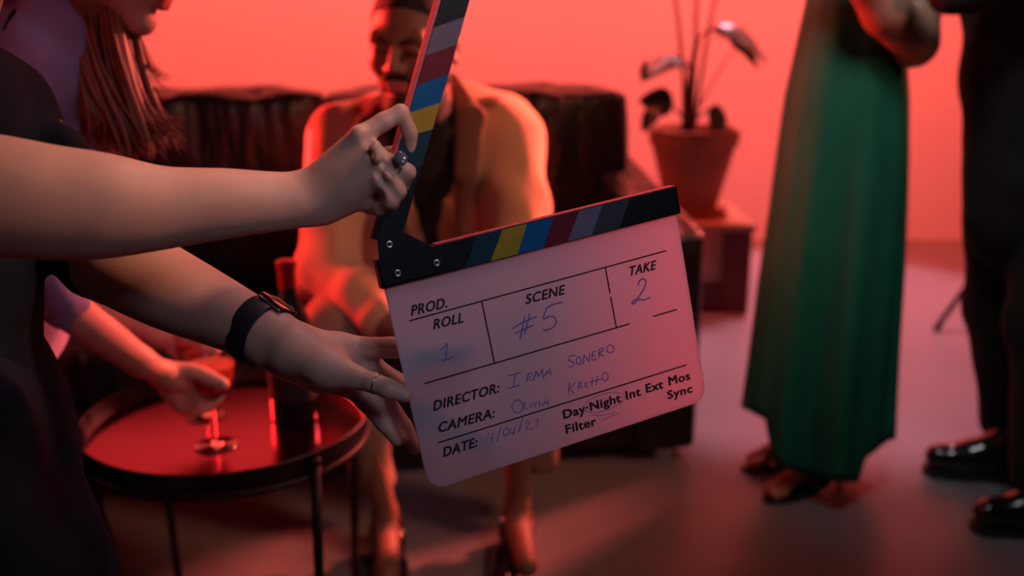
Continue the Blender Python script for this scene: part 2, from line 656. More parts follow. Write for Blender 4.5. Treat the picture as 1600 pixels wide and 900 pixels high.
# ================================================================== SETTING
WY = 5.42
bm = bmesh.new()
for x, y, z in [(-7, WY, -0.01), (7, WY, -0.01), (7, WY, 3.6), (-7, WY, 3.6), (-7, WY + .12, -0.01), (7, WY + .12, -0.01), (7, WY + .12, 3.6), (-7, WY + .12, 3.6)]:
    bm.verts.new((x, y, z))
bm.verts.ensure_lookup_table()
for f in [(0, 1, 2, 3), (7, 6, 5, 4), (0, 4, 5, 1), (1, 5, 6, 2), (2, 6, 7, 3), (3, 7, 4, 0)]:
    bm.faces.new([bm.verts[i] for i in f])
tag(bm_obj('wall_back', bm, M['wall']), kind='structure')
bm = bmesh.new()
bmesh.ops.create_cube(bm, size=1)
for v in bm.verts:
    v.co = Vector((v.co.x * 14, v.co.y * 8.5 + 1.2, v.co.z * 0.1 - 0.05))
tag(bm_obj('floor', bm, M['floor']), kind='structure')

# ================================================================== CLAPPERBOARD
k_ = .30 / .29
bx = np.array([0.91326533, -0.24367029, 0.3264525])     # camera space: right, down, forward
by = np.array([0.18956086, 0.96352838, 0.18889081])
bn = np.array([-0.36057332, -0.11062482, 0.92614741])
bt = np.array([-1.08602890e-01, -5.49384251e-04, 8.48564039e-01]) * k_


def c2w(v):
    return RT * v[0] - UP * v[1] + FW * v[2]


BX, BY, BN, BO = c2w(bx), c2w(by), c2w(bn), CAM + c2w(bt)   # BN points away from the camera


def B(px, py, off=0.0):
    """photo pixel -> point on the board plane, off metres towards the camera"""
    r = ray(px, py)
    o = BO - BN * off
    t = np.dot(o - CAM, BN) / np.dot(r, BN)
    return CAM + r * t


def buv(u, v, off=0.0):
    return BO + BX * u + BY * v - BN * off


def Buv(px, py):
    p = B(px, py) - BO
    return float(p @ BX), float(p @ BY)


clap = empty('clapperboard', BO, label='white frosted clapperboard with striped sticks held open in the foreground', cat='clapperboard')
BW, BH = 0.30, 0.1881 * k_
BT = 0.004
# board with rounded lower corners
ol = [(0, -0.02), (BW, -0.02)]
rc = 0.016
for cx, cy, a0 in ((BW - rc, BH - rc, 0), (rc, BH - rc, 90)):
    for i in range(9):
        a = math.radians(a0 + 90 * i / 8)
        ol.append((cx + rc * math.cos(a), cy + rc * math.sin(a)))
prism('board', [buv(u, v, 0) for u, v in ol], BN * BT, M['acrylic'], clap, 0.0008)

ST = 0.013     # stick thickness
SF = 0.0055    # stick front face is this far in front of the board


def off_px_poly(pts, off):
    return [B(x, y, off) for x, y in pts]


# lower stick: true rectangle in board coordinates
u0, v0 = Buv(592, 408)
uL = Buv(602, 449.4)[0]
hs = -Buv(1056, 295)[1]
hs = 0.0262
uR = BW + 0.0015
low = [(-0.0035, -hs), (uR, -hs), (uR, 0.0005), (-0.0035, 0.0005)]
prism('lower_stick', [buv(u, v, SF) for u, v in low], BN * ST, M['stick'], clap, 0.0006)
prism('lower_edge_strip', [buv(u, v, SF - 0.0004) for u, v in [(0.052, -hs - 0.0011), (uR - 0.001, -hs - 0.0011), (uR - 0.001, -hs + 0.0001), (0.052, -hs + 0.0001)]], BN * (ST - 0.001), M['stick_red_lit'], clap, 0.0002)['label'] = 'striking edge with red wall light put into its colour'

# upper stick: opens about sixty degrees about the hinge
PVu, PVv = Buv(612, 415)
top_c = np.array(Buv(708, 0))
dirv = unit(top_c - np.array(Buv(641, 235)))
perp = np.array([-dirv[1], dirv[0]])       # towards the right in the picture
if perp[0] < 0:
    perp = -perp
OFU = SF + 0.003
L0 = np.array(Buv(685.5, 0))
# front face left edge passes L0, right edge passes px (730,0)
wst = float((np.array(Buv(730, 0)) - L0) @ perp)
base_l = L0 - dirv * 0.262
top_l = L0 + dirv * 0.050
base_l = L0 - dirv * (float(np.linalg.norm(L0 - np.array(Buv(600, 385)))) - 0.004)
up = [base_l, top_l, top_l + perp * wst, base_l + perp * wst]
prism('upper_stick', [buv(p[0], p[1], OFU) for p in up], BN * (ST - 0.001), M['stick'], clap, 0.0006)
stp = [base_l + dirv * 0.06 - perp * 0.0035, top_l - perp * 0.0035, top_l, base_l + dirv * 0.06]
prism('upper_edge_strip', [buv(p[0], p[1], OFU - 0.0003) for p in stp], BN * (ST - 0.0016), M['stick_red_lit'], clap, 0.0003)['label'] = 'outer edge with red wall light put into its colour'

# stripes of the lower stick, pixel corners top-left, top-right, bottom-right, bottom-left
LS = [('s_teal', (742, 374), (783, 365), (764, 409), (724, 418)),
      ('s_yellow', (783, 365), (821, 354), (805.5, 399), (764, 409)),
      ('s_blue', (821, 354), (861, 344.5), (845.7, 388), (805.5, 399)),
      ('s_red', (861, 344.5), (902, 334), (883, 378), (845.7, 388)),
      ('s_grey', (902, 334), (938, 325), (920.7, 369), (883, 378)),
      ('s_dark', (938, 325), (980, 314), (964, 358), (920.7, 369))]


def stripe(mt, uvs, off):
    return prism('stripe', [buv(u, v, off) for u, v in uvs], BN * 0.0004, M[mt], clap)


for mt, a, b, c, d in LS:
    q = []
    for (x, y), vv in ((a, -hs + 0.0006), (b, -hs + 0.0006), (c, -0.0003), (d, -0.0003)):
        q.append((Buv(x, y)[0], vv))
    stripe(mt, q, SF + 0.0003)
US = [('s_grey', 29, 45.5, 72, 89), ('s_red', 72, 89, 119, 135.5), ('s_blue', 119, 135.5, 163, 179),
      ('s_yellow', 163, 179, 205, 217), ('s_teal', 205, 217, 262, 275), ]


def on_edge(py, side):
    """u,v on the left / right edge line of the upper stick at picture height py"""
    for _ in range(1):
        x0 = 685.5 if side == 0 else 730
        sl = -0.253
        g = np.array(Buv(x0 + sl * -(-py), py))
        b0 = L0 + (perp * wst if side else 0)
        return b0 + dirv * float((g - b0) @ dirv)


for mt, yr0, yl0, yr1, yl1 in US:
    i = 0.0004
    q = [on_edge(yl0, 0) + perp * i, on_edge(yr0, 1) - perp * i, on_edge(yr1, 1) - perp * i, on_edge(yl1, 0) + perp * i]
    s = stripe(mt, q, OFU + 0.0003)

# hinge plate and its screws
pl = [(589.5, 372), (598, 346), (632, 363), (690, 392), (693, 408), (690, 424), (602, 447), (594, 425)]
pl_o = prism('hinge_plate', off_px_poly(pl, OFU + 0.0010), BN * 0.0012, M['plate'], clap, 0.0003)
pb = [(588, 404), (600, 404), (602, 449), (601, 449)]
for (x, y) in ((608, 382), (621, 427), (682, 411)):
    c = B(x, y, OFU + 0.0010)
    pts = [(0.0012, 0), (0.0032, 0.0001), (0.0036, 0.0007), (0.0030, 0.0013), (0.0016, 0.0012), (0.0012, 0.0004)]
    vs, fs = [], []
    for r, z in pts:
        for k in range(20):
            a = 2 * math.pi * k / 20
            vs.append(c + BX * r * math.cos(a) + BY * r * math.sin(a) - BN * z)
    for i in range(5):
        for k in range(20):
            fs.append((i * 20 + k, i * 20 + (k + 1) % 20, (i + 1) * 20 + (k + 1) % 20, (i + 1) * 20 + k))
    link_mesh('rivet', vs, fs, M['silver'], clap)


# printed lines and lettering
def px_line(a, b, wpx, name='printed_line', mt='print'):
    A, C = np.array(Buv(*a)), np.array(Buv(*b))
    t = unit(C - A)
    nrm = np.array([-t[1], t[0]]) * wpx * 0.5 * 0.00062
    q = [A - nrm, C - nrm, C + nrm, A + nrm]
    return prism(name, [buv(p[0], p[1], 0.0003) for p in q], BN * 0.0002, M[mt], clap)


for a, b in [((639.5, 501.4), (1040.9, 391.7)), ((752.7, 471.4), (772.3, 567.2)), ((945.6, 417.7), (953, 458)), ((954, 464), (962.9, 511.8)),
             ((662.6, 599.6), (983.7, 506)), ((1020, 494.5), (1057.6, 483.5)), ((684, 692), (1072.6, 570))]:
    px_line(a, b, 2.3)


def word(text, l, r, cap, shear=0.0, bold=0.02):
    cu = bpy.data.curves.new('printed_word', 'FONT')
    cu.body = text
    cu.size = 1
    cu.space_character = 1.08
    cu.resolution_u = 3
    cu.extrude = 0.0
    tmp = bpy.data.objects.new('tmp', cu)
    COL.objects.link(tmp)
    dg = bpy.context.evaluated_depsgraph_get()
    me = bpy.data.meshes.new_from_object(tmp.evaluated_get(dg))
    bpy.data.objects.remove(tmp)
    xs = [v.co.x for v in me.vertices]
    x0, x1 = min(xs), max(xs)
    capu = 0.73
    A, C = np.array(Buv(*l)), np.array(Buv(*r))
    t = unit(C - A)
    up_ = np.array([t[1], -t[0]])
    if up_[1] > 0:
        up_ = -up_
    # cap height in metres from pixels
    h = cap * 0.00060
    Lm = np.linalg.norm(C - A) - shear * h
    bm = bmesh.new()
    bm.from_mesh(me)
    base = [(v.co.x, v.co.y) for v in bm.verts]
    tris = [[v.index for v in f.verts] for f in bm.faces]
    bm.free()
    vs, fs = [], []
    for n_, (ox, oy) in enumerate(((0, 0), (1, 0), (-1, 0), (0, .7), (0, -.7), (.8, .5), (-.8, -.5), (-.8, .5), (.8, -.5))):
        b0 = len(vs)
        for x_, y_ in base:
            yy = y_ / capu * h
            p = A + t * ((x_ - x0) / (x1 - x0) * Lm + shear * yy + ox * bold * h) + up_ * (yy + oy * bold * h)
            vs.append(buv(p[0], p[1], 0.00035 + n_ * 0.000004))
        fs += [[i_ + b0 for i_ in f] for f in tris]
    me = bpy.data.meshes.new('printed_word')
    me.from_pydata([tuple(map(float, v)) for v in vs], [], fs)
    me.materials.append(M['print'])
    o = bpy.data.objects.new('printed_word', me)
    COL.objects.link(o)
    o.parent = clap
    o.matrix_parent_inverse = clap.matrix_basis.inverted()


word('PROD.', (642.5, 493.5), (703, 479), 16, 0.30, .05)
word('ROLL', (677.3, 514.5), (728, 502.3), 15.5, 0.30, .05)
word('SCENE', (821.4, 475.4), (885, 458.5), 15.5, 0.30, .05)
word('TAKE', (982, 431.5), (1027, 420), 15.5, 0.30, .05)
word('DIRECTOR:', (677.3, 641.9), (783, 611.5), 15.5, 0.30, .05)
word('CAMERA:', (684.3, 676), (776, 651), 15.5, 0.30, .05)
word('DATE:', (692.7, 714), (749, 696.5), 15.5, 0.30, .05)
word('Day\u00b7Night', (881.3, 654.3), (970, 627.6), 15, 0, .06)
word('Int', (978.8, 624), (1001, 617.7), 15, 0, .06)
word('Ext', (1010, 613.4), (1036, 606.3), 15, 0, .06)
word('Mos', (1045.6, 602), (1078, 592.5), 15, 0, .06)
word('Sync', (1043.8, 623.4), (1081.5, 612.5), 14.5, 0, .06)
word('Filter', (884.9, 677.4), (931.5, 664), 15, 0, .06)


def z5(x, y): return (580 + x / 1.7315, 260 + y / 1.7315)
def z7(x, y): return (620 + x / 3, 440 + y / 3)
def z8(x, y): return (850 + x / 2.8115, 400 + y / 2.8115)


def oval(cx, cy, rx, ry, rot=0.0, n=16):
    r = math.radians(rot)
    o_ = []
    for i in range(n + 1):
        a = 2 * math.pi * i / n - 1.2
        x, y = rx * math.cos(a), ry * math.sin(a)
        o_.append((cx + x * math.cos(r) - y * math.sin(r), cy + x * math.sin(r) + y * math.cos(r)))
    return o_


def pen(strokes, fn, wpx=1.9, smooth=True):
    vs, fs = [], []
    for st in strokes:
        pts = [np.array(Buv(*fn(*p))) for p in st]
        if smooth and len(pts) > 2:
            q = []
            for i in range(len(pts) - 1):
                p0, p1, p2, p3 = pts[max(i - 1, 0)], pts[i], pts[i + 1], pts[min(i + 2, len(pts) - 1)]
                for s in range(4):
                    t = s / 4
                    q.append(0.5 * ((2 * p1) + (p2 - p0) * t + (2 * p0 - 5 * p1 + 4 * p2 - p3) * t * t + (3 * p1 - p0 - 3 * p2 + p3) * t ** 3))
            q.append(pts[-1])
            pts = q
        for i in range(len(pts)):
            t = unit(pts[min(i + 1, len(pts) - 1)] - pts[max(i - 1, 0)])
            nr = np.array([-t[1], t[0]]) * wpx * 0.5 * 0.00062 * (0.8 + 0.3 * random.random())
            vs += [buv(*(pts[i] - nr), 0.0004), buv(*(pts[i] + nr), 0.0004)]
            if i:
                b = len(vs) - 4
                fs.append((b, b + 1, b + 3, b + 2))
    return link_mesh('handwriting', vs, fs, M['ink'], clap, smooth=False)


pen([[(600, 160), (590, 210), (576, 270)], [(622, 150), (610, 200), (597, 248)], [(538, 222), (590, 190), (655, 163)], [(556, 242), (600, 222), (640, 204)]], z7, 2.6, False)
pen([[(518, 367), (490, 374), (473, 385)], [(473, 385), (469, 398), (466, 412), (480, 406), (495, 408), (500, 422), (490, 436), (474, 443), (464, 441)]], z5, 2.6)
pen([[(205, 322), (222, 308), (236, 290), (232, 325), (228, 362)], [(205, 372), (235, 365), (262, 352)]], z7, 1.9)
pen([[(412, 130), (420, 108), (436, 100), (447, 112), (440, 140), (415, 180), (392, 198), (384, 208), (395, 208), (412, 192), (425, 190), (438, 194), (468, 180)]], z8, 2.6)
pen([[(522, 442), (582, 424)], [(553, 433), (546, 495)], [(518, 502), (577, 484)],
     [(608, 468), (616, 432)], [(612, 434), (632, 428), (634, 440), (614, 452), (634, 464)],
     [(640, 462), (653, 418)], [(653, 420), (663, 446)], [(663, 446), (682, 408)], [(682, 410), (685, 454)],
     [(690, 445), (702, 425), (716, 402), (722, 438)], [(698, 430), (722, 422)]], z7, 2.0, False)
pen([[(138, 438), (118, 438), (106, 450), (112, 460), (128, 466), (130, 480), (118, 488), (106, 484)], oval(152, 460, 11, 17, 0),
     [(172, 474), (175, 434)], [(175, 434), (196, 464)], [(196, 464), (201, 424)],
     [(228, 418), (213, 424), (211, 456), (230, 450)], [(212, 440), (226, 435)],
     [(240, 448), (241, 410)], [(241, 410), (256, 404), (258, 416), (242, 428), (264, 440)], oval(290, 408, 16, 17, 0)], z8, 1.9)
pen([oval(565, 585, 26, 30, 0), [(600, 560), (599, 596), (616, 592)], [(626, 574), (628, 592)], [(636, 566), (646, 590), (656, 560)],
     [(668, 558), (669, 586)], [(680, 584), (699, 550), (714, 578)], [(688, 572), (710, 565)]], z7, 1.8, False)
pen([[(112, 556), (105, 606)], [(136, 556), (110, 584), (132, 602)], [(150, 586), (153, 556)], [(153, 556), (166, 552), (164, 564), (152, 570), (172, 580)],
     [(178, 572), (192, 564), (188, 553), (178, 560), (182, 578), (196, 574)], [(211, 532), (210, 572)], [(233, 526), (228, 568)], [(200, 554), (252, 540)],
     oval(268, 530, 13, 18, 0)], z8, 1.9, False)
pen([[(432, 708), (422, 736), (448, 728)], [(450, 702), (442, 762)], [(487, 680), (468, 750)], oval(511, 705, 12, 18, 10), [(534, 688), (530, 712), (553, 704)],
     [(552, 680), (546, 722)], [(590, 638), (570, 706)], [(600, 666), (611, 650), (623, 658), (604, 696), (634, 688)], [(646, 656), (661, 640), (658, 678)]], z7, 1.6, False)
pen([oval(262, 643, 94, 36, -17, 28), [(208, 698), (255, 700), (312, 686)], [(256, 719), (290, 706), (328, 690)]], z8, 1.0)

# ================================================================== PERSON HOLDING THE CLAPPERBOARD
Dk = k_
holder = empty('person', (-0.48, 0.98, 0), label='person in dark t-shirt and jeans at left, both bare arms holding the clapperboard', cat='person')


def W(x, y, d, r):
    return (P(x, y, d), pr(r, d))


S = Sdf()
vd = unit(P(450, 350, 1) - CAM)
# right arm (upper in the picture)
arm1 = [W(-330, 40, .80, 100), W(-200, 290, .74, 100), W(-90, 300, .75, 96), W(0, 307, .765, 90), W(90, 318, .785, 84), W(165, 322, .80, 77), W(250, 325, .82, 61),
        W(350, 318, .84, 51), W(430, 315, .858, 42), W(480, 311, .868, 38)]
S.spline(arm1[1:], .006, vd, .86)
S.chain(arm1[:2], .02)
# metacarpal fan
mc = [((478, 293, .866, 23), (562, 215, .850, 18)), ((482, 303, .868, 24), (579, 234, .846, 16.5)),
      ((484, 314, .868, 24), (588, 252, .846, 16.5)), ((486, 324, .868, 24), (590, 282, .850, 16))]
for a, b in mc:
    S.cone(*[v for v in (W(*a)[0], W(*b)[0], W(*a)[1], W(*b)[1])], .009)
S.cone(P(512, 322, .874), P(563, 306, .870), pr(27, .87), pr(21, .87), .012)
S.cone(P(505, 290, .885), P(575, 250, .880), pr(26, .88), pr(22, .88), .015)
# knuckle pads
for x, y, d, r in ((561, 209, .845, 12), (584, 229, .838, 12.5), (590, 247, .838, 12), (592, 274, .842, 11)):
    S.ell(P(x, y, d - .001), [pr(r + 1, d)] * 3, None, .005)
hand_fingers(S, [
    [W(562, 214, .850, 17), W(600, 190, .853, 14.5), W(626, 176, .856, 13.5)],
    [W(626, 176, .856, 13.2), W(641, 207, .862, 11.5), W(641, 234, .868, 10)],
    [W(580, 236, .845, 15.5), W(612, 254, .846, 13.5), W(637, 269, .852, 13)],
    [W(637, 269, .852, 12.8), W(628, 290, .868, 11.5), W(612, 296, .880, 10.5)],
    [W(588, 252, .845, 15), W(607, 276, .842, 13.5), W(622, 299, .850, 13)],
    [W(622, 299, .850, 12.5), W(612, 318, .866, 11.5), W(603, 333, .878, 10.5)],
    [W(589, 282, .848, 15), W(601, 298, .844, 13), W(610, 314, .850, 12.5)],
    [W(610, 314, .850, 12), W(593, 326, .862, 11.5), W(578, 326, .872, 10.5)],
], .0035)
S.chain([W(555, 305, .876, 18), W(606, 316, .882, 15)], .008)
S.chain([W(572, 298, .868, 15), W(604, 306, .866, 12)], .006)
# thumb behind the stick
S.chain([W(505, 285, .885, 24), W(560, 262, .897, 18), W(610, 246, .905, 15), W(645, 240, .905, 12.5)], .008)
# valleys between the metacarpals and behind the curled fingers
for a, b, r0, r1, dd in (((530, 252, .838), (574, 223, .836), 3, 5, 0), ((540, 268, .838), (580, 243, .836), 3, 4.5, 0), ((545, 290, .840), (582, 266, .836), 3, 4.5, 0),
                         ((576, 222, .838), (608, 242, .842), 5, 5, 0), ((588, 245, .837), (625, 283, .842), 3, 3, 0), ((590, 268, .837), (614, 305, .840), 3, 3, 0)):
    S.cone(P(*a), P(*b), pr(r0, .83), pr(r1, .83), .006, op='sub')
S.ell(P(578, 216, .838), [pr(6, .84)] * 3, None, .006, 'sub')
S.cone(P(566, 314, .842), P(590, 306, .842), pr(7, .85), pr(9, .85), .007, op='sub')

# left arm (lower in the picture)
vd2 = unit(P(450, 550, 1) - CAM)


def WB(x, y, r, gap):
    """finger joint resting just behind the slate"""
    d = float((B(x, y, 0) - CAM) @ FW) + BT
    return W(x, y, d + gap + pr(r, d) * 0.4, r)


S.spline([W(20, 190, 1.07, 60), W(150, 385, 1.04, 62), W(195, 415, 1.01, 65), W(265, 452, .985, 61), W(330, 482, .965, 53), W(382, 507, .945, 46), W(424, 530, .930, 41)], .006, vd2, .9)
S.chain([W(430, 532, .928, 40), W(470, 553, .925, 38), W(520, 562, .925, 34)], .015, vd2, .85)
S.chain([W(455, 545, .915, 36), W(510, 575, .905, 29), W(558, 590, .897, 19)], .012)          # thenar
S.chain([W(450, 565, .935, 26), W(500, 588, .938, 22), W(548, 603, .940, 20)], .012)          # heel of palm
S.chain([W(480, 540, .935, 24), W(530, 543, .940, 20), W(575, 545, .945, 18)], .012)          # index metacarpal
S.chain([W(500, 560, .945, 24), W(580, 575, .952, 20)], .012)
hand_fingers(S, [
    [W(560, 545, .942, 18.5), W(610, 543, .930, 16.5), WB(662, 549, 15, .006)],
    [WB(662, 549, 14.8, .006), WB(700, 546, 13, .006), WB(726, 542, 11, .006)],
    [W(580, 572, .950, 17), W(622, 598, .945, 15), WB(665, 630, 14, .014), WB(720, 668, 13, .010), WB(765, 688, 11.5, .008)],
    [W(570, 588, .952, 17), W(600, 622, .955, 15.5), W(630, 667, .955, 14), W(648, 699, .952, 12)],
    [W(545, 600, .945, 17), W(572, 628, .945, 15), W(602, 662, .944, 14), W(621, 686, .943, 12)],
    [W(545, 588, .900, 18), W(583, 598, .889, 15.5), W(607, 607, .884, 15.5), W(633, 617, .884, 12.8)],
], .0035)
# crease where the thenar meets the palm
for a, b in (((452, 585, .915), (560, 606, .912)),):
    S.cone(P(*a), P(*b), pr(2.0, .91), pr(2.0, .91), .007, op='sub')
V1, Q1 = S.mesh(.0023)
V1 = smooth_mesh(V1, Q1, 2)
# torso, neck, head and legs of the same body (inside the clothes or beyond the frame)
S = Sdf()
S.cone(P(-120, 200, 1.0), P(-120, 640, 1.04), .085, .085, .04)
S.cone(P(-300, 60, .84), P(0, 190, 1.10), .055, .055, .04)
nk = P(-30, -60, .98)
hd = Head((0, .27, -.4), P(120, -190, .99), (1, .05, -.25), (0, 0, 1), .225)
hd.add(S, P(-110, 90, 1.0), .2, True)
S.chain([(P(-110, 650, 1.05), .075), (np.array([-.46, .98, .46]), .055), (np.array([-.50, .98, .09]), .04)], .03)
S.chain([(P(-120, 650, .93), .075), (np.array([-.46, .83, .46]), .055), (np.array([-.52, .83, .09]), .04)], .03)
V2, Q2 = S.mesh(.007)
V2 = smooth_mesh(V2, Q2, 1)
link_mesh('body', np.concatenate([V1, V2]), np.concatenate([Q1, Q2 + len(V1)]), M['skin_pale'], holder)
# hair of the holder, beyond the frame
S = Sdf()
S.ell(hd.w(0, -.09, .15), np.array([.35, .42, .39]) * hd.H, hd.R, .01)
S.ell(hd.w(0, .32, -.12), np.array([.30, .22, .36]) * hd.H, hd.R, .02, 'sub')
sdf_obj('hair', S, .006, M['hair'], holder)
# t-shirt: torso and both short sleeves
S = Sdf()
S.cone(P(-140, 260, 1.0), P(-116, 470, 1.0), .104, .100, .03)
S.cone(P(-116, 470, 1.0), P(-88, 650, 1.01), .100, .106, .03)
S.cone(P(-300, 60, .84), P(-10, 180, 1.08), .07, .07, .05)
S.cone(P(5, 190, 1.07), P(125, 372, 1.045), pr(70, 1.07), pr(64, 1.04), .02)
S.ell(P(100, 222, 1.05), [pr(34, 1.05), .03, pr(28, 1.05)], None, .02)
S.cone(P(120, 370, 1.045), P(153, 405, 1.035), pr(66, 1.04), pr(64, 1.035), .01)
S.cone(P(-300, 60, .84), P(-260, 230, .78), .075, .078, .02)
sdf_obj('t_shirt', S, .006, M['navy'], holder, 2, (.010, 16, 3.1, (1, 1, .6)))
S = Sdf()
S.cone(P(-75, 640, 1.03), P(-72, 700, 1.03), .112, .112, .03)
S.cone(P(-72, 690, 1.04), P(12, 880, 1.02), .104, .093, .03)
S.cone(P(12, 880, 1.02), np.array([-.47, .98, .46]), .093, .075, .03)
S.cone([-.47, .98, .46], [-.50, .98, .10], .075, .065, .02)
S.cone(P(-120, 690, .92), np.array([-.50, .83, .46]), .10, .075, .03)
S.cone([-.50, .83, .46], [-.52, .83, .10], .075, .065, .02)
sdf_obj('jeans', S, .007, M['denim'], holder, 2, (.006, 22, 1.7, (1, 1, .7)))
for yy, xx in ((.98, -.50), (.83, -.52)):
    S = Sdf()
    S.cone([xx - .03, yy, .05], [xx + .16, yy, .035], .048, .036, .02, (0, 1, 0), .9)
    S.cone([xx - .02, yy, .08], [xx, yy, .10], .05, .045, .02)
    S.plane([0, 0, 0.002], [0, 0, -1])
    sdf_obj('shoe', S, .006, M['shoe_matte'], holder)

# rings
def ring(center, axis, r, t, material, parent, name='ring', flat=None):
    axis = unit(axis)
    a = np.array([0, 0, 1.0]) if abs(axis[2]) < .9 else np.array([1.0, 0, 0])
    u = unit(np.cross(axis, a))
    v = np.cross(axis, u)
    pts = [center + r * (math.cos(q) * u + math.sin(q) * v) for q in np.linspace(0, 2 * math.pi, 33)[:-1]]
    return tube(name, pts, t, material, parent, 8, True)


c = P(624, 262, .849)
ax_ = P(637, 269, .852) - P(612, 254, .846)
rg = ring(c, ax_, pr(14.3, .85), .0011, M['silver'], holder)
rg['label'] = 'silver ring with a large grey stone'
S = Sdf()
sc = P(626, 247, .836)
fx, fz = unit(c - sc), unit(UP * .85 - RT * .25)
fz = unit(fz - fx * (fz @ fx))
fy = np.cross(fz, fx)
S.ell(sc, [.0030, .0058, .0072], np.stack([fx, fy, fz], 1), .001)
sdf_obj('ring_stone', S, .0009, M['stone'], rg, 1)
c = P(589, 600, .888)
ring(c, P(607, 607, .884) - P(583, 598, .889), pr(16.2, .888), .0009, M['silver'], holder)['label'] = 'thin silver thumb ring'
ring(P(632, 604, .958), P(665, 630, .965) - P(625, 600, .957), pr(15.5, .958), .0009, M['silver'], holder)['label'] = 'thin silver ring on a finger behind the board'
# nail of the index finger of the upper hand is turned away; thumb nail faces the board edge

# watch
wc = P(403, 517, .938)
wa = unit(P(440, 538, .925) - P(365, 497, .952))
wu = unit(P(430, 470, .938) - P(378, 556, .938))
wu = unit(wu - wa * (wu @ wa))
wv = np.cross(wa, wu)
watch = None
vs, fs = [], []
ru, rv, hw, tk = pr(48.5, .938), pr(44, .938) * .93, .0125, .0026
NS = 48
prof = [(-hw, 0), (-hw, tk), (-hw + .001, tk + .0006), (hw - .001, tk + .0006), (hw, tk), (hw, 0)]
for k in range(NS):
    a = 2 * math.pi * k / NS
    d = wu * math.cos(a) * ru + wv * math.sin(a) * rv
    e = unit(wu * math.cos(a) / ru + wv * math.sin(a) / rv)
    for (h_, t_) in prof:
        vs.append(wc + d + e * t_ + wa * h_)
for k in range(NS):
    for j in range(6):
        j2 = (j + 1) % 6
        k2 = (k + 1) % NS
        fs.append((k * 6 + j, k * 6 + j2, k2 * 6 + j2, k2 * 6 + j))
watch = link_mesh('smartwatch', vs, fs, M['rubber'], holder, smooth=True)
watch['label'] = 'black rubber strap smartwatch on the lower wrist'


def obox(name, c, axes, half, material, parent, bevel, segs=4):
    bm = bmesh.new()
    bmesh.ops.create_cube(bm, size=2)
    for v in bm.verts:
        p = c + axes[0] * v.co.x * half[0] + axes[1] * v.co.y * half[1] + axes[2] * v.co.z * half[2]
        v.co = Vector(tuple(p))
    o = bm_obj(name, bm, material, parent, smooth=True)
    md = o.modifiers.new('bevel', 'BEVEL')
    md.width = bevel
    md.segments = segs
    return o


wt = unit(wu + wv * 0.0 + wa * 0.18)
cc = wc + wt * (ru + .0008) + wa * .002
wb = unit(wa - wt * (wa @ wt))
obox('watch_case', cc, (wb, np.cross(wt, wb), wt), (.0150, .0145, .0030), M['case'], watch, .003)
obox('watch_screen', cc + wt * .0033, (wb, np.cross(wt, wb), wt), (.0143, .0138, .0008), M['screen'], watch, .0007, 2)
tube('watch_crown', [cc + wb * .0 + np.cross(wt, wb) * .0145, cc + np.cross(wt, wb) * .0172], .0032, M['case'], watch, 14)

# ================================================================== TRAY TABLE
TZ = 0.50
tc = PZ(357, 668, TZ)
TR_ = 0.243
table = empty('tray_table', (tc[0], tc[1], 0), label='round black metal tray table with a red reflecting top', cat='table')
lathe('tray_surface', [(0.0, -.003), (TR_ - .004, -.003), (TR_ - .004, 0.0), (0.0005, 0.0)], (tc[0], tc[1], TZ), M['tray'], table, 72)['label'] = 'red glossy tray surface'
lathe('tray_rim', [(TR_ - .006, -.006), (TR_ + .004, -.006), (TR_ + .009, .026), (TR_ + .0105, .028), (TR_ + .009, .030), (TR_ + .005, .028), (TR_ - .002, .002), (TR_ - .006, -.002)],
      (tc[0], tc[1], TZ), M['black_metal'], table, 72)
l1, l2 = PZ(153, 722, TZ) - tc, PZ(480, 728, TZ) - tc
for d in (l1, l2, -l1, -l2):
    d = unit([d[0], d[1], 0]) * (TR_ + .014)
    top = np.array([tc[0] + d[0], tc[1] + d[1], TZ + .012])
    bot = np.array([tc[0] + d[0] * .93, tc[1] + d[1] * .93, .006])
    lg = tube('leg', [bot, top], .0085, M['black_metal'], table, 12)
    tube('leg_cap', [top - np.array([0, 0, .001]), top + np.array([0, 0, .010])], [.011, .009], M['black_metal'], lg, 12)
ring(np.array([tc[0], tc[1], TZ - .014]), (0, 0, 1), TR_ + .004, .006, M['black_metal'], table, 'support_ring')

# bottle on the tray
bp = PZ(462, 652, TZ)
bottle = empty('bottle', (bp[0], bp[1], TZ), label='dark wine bottle with red foil cap standing on the tray table', cat='bottle')
lathe('bottle_body', [(0, .001), (.038, 0), (.0435, .004), (.044, .012), (.044, .150), (.040, .178), (.026, .210), (.0165, .235), (.0145, .262), (.0145, .283), (.017, .285), (.017, .294), (0, .295)],
      (bp[0], bp[1], TZ), M['bottle'], bottle, 40)
lathe('foil_cap', [(.0160, .250), (.0165, .262), (.0165, .284), (.0185, .286), (.0185, .297), (.010, .300), (0, .3005)], (bp[0], bp[1], TZ), M['foil'], bottle, 28)['label'] = 'red foil cap'
lathe('bottle_label', [(.0444, .045), (.0447, .046), (.0447, .125), (.0444, .126)], (bp[0], bp[1], TZ), M['paper'], bottle, 40)


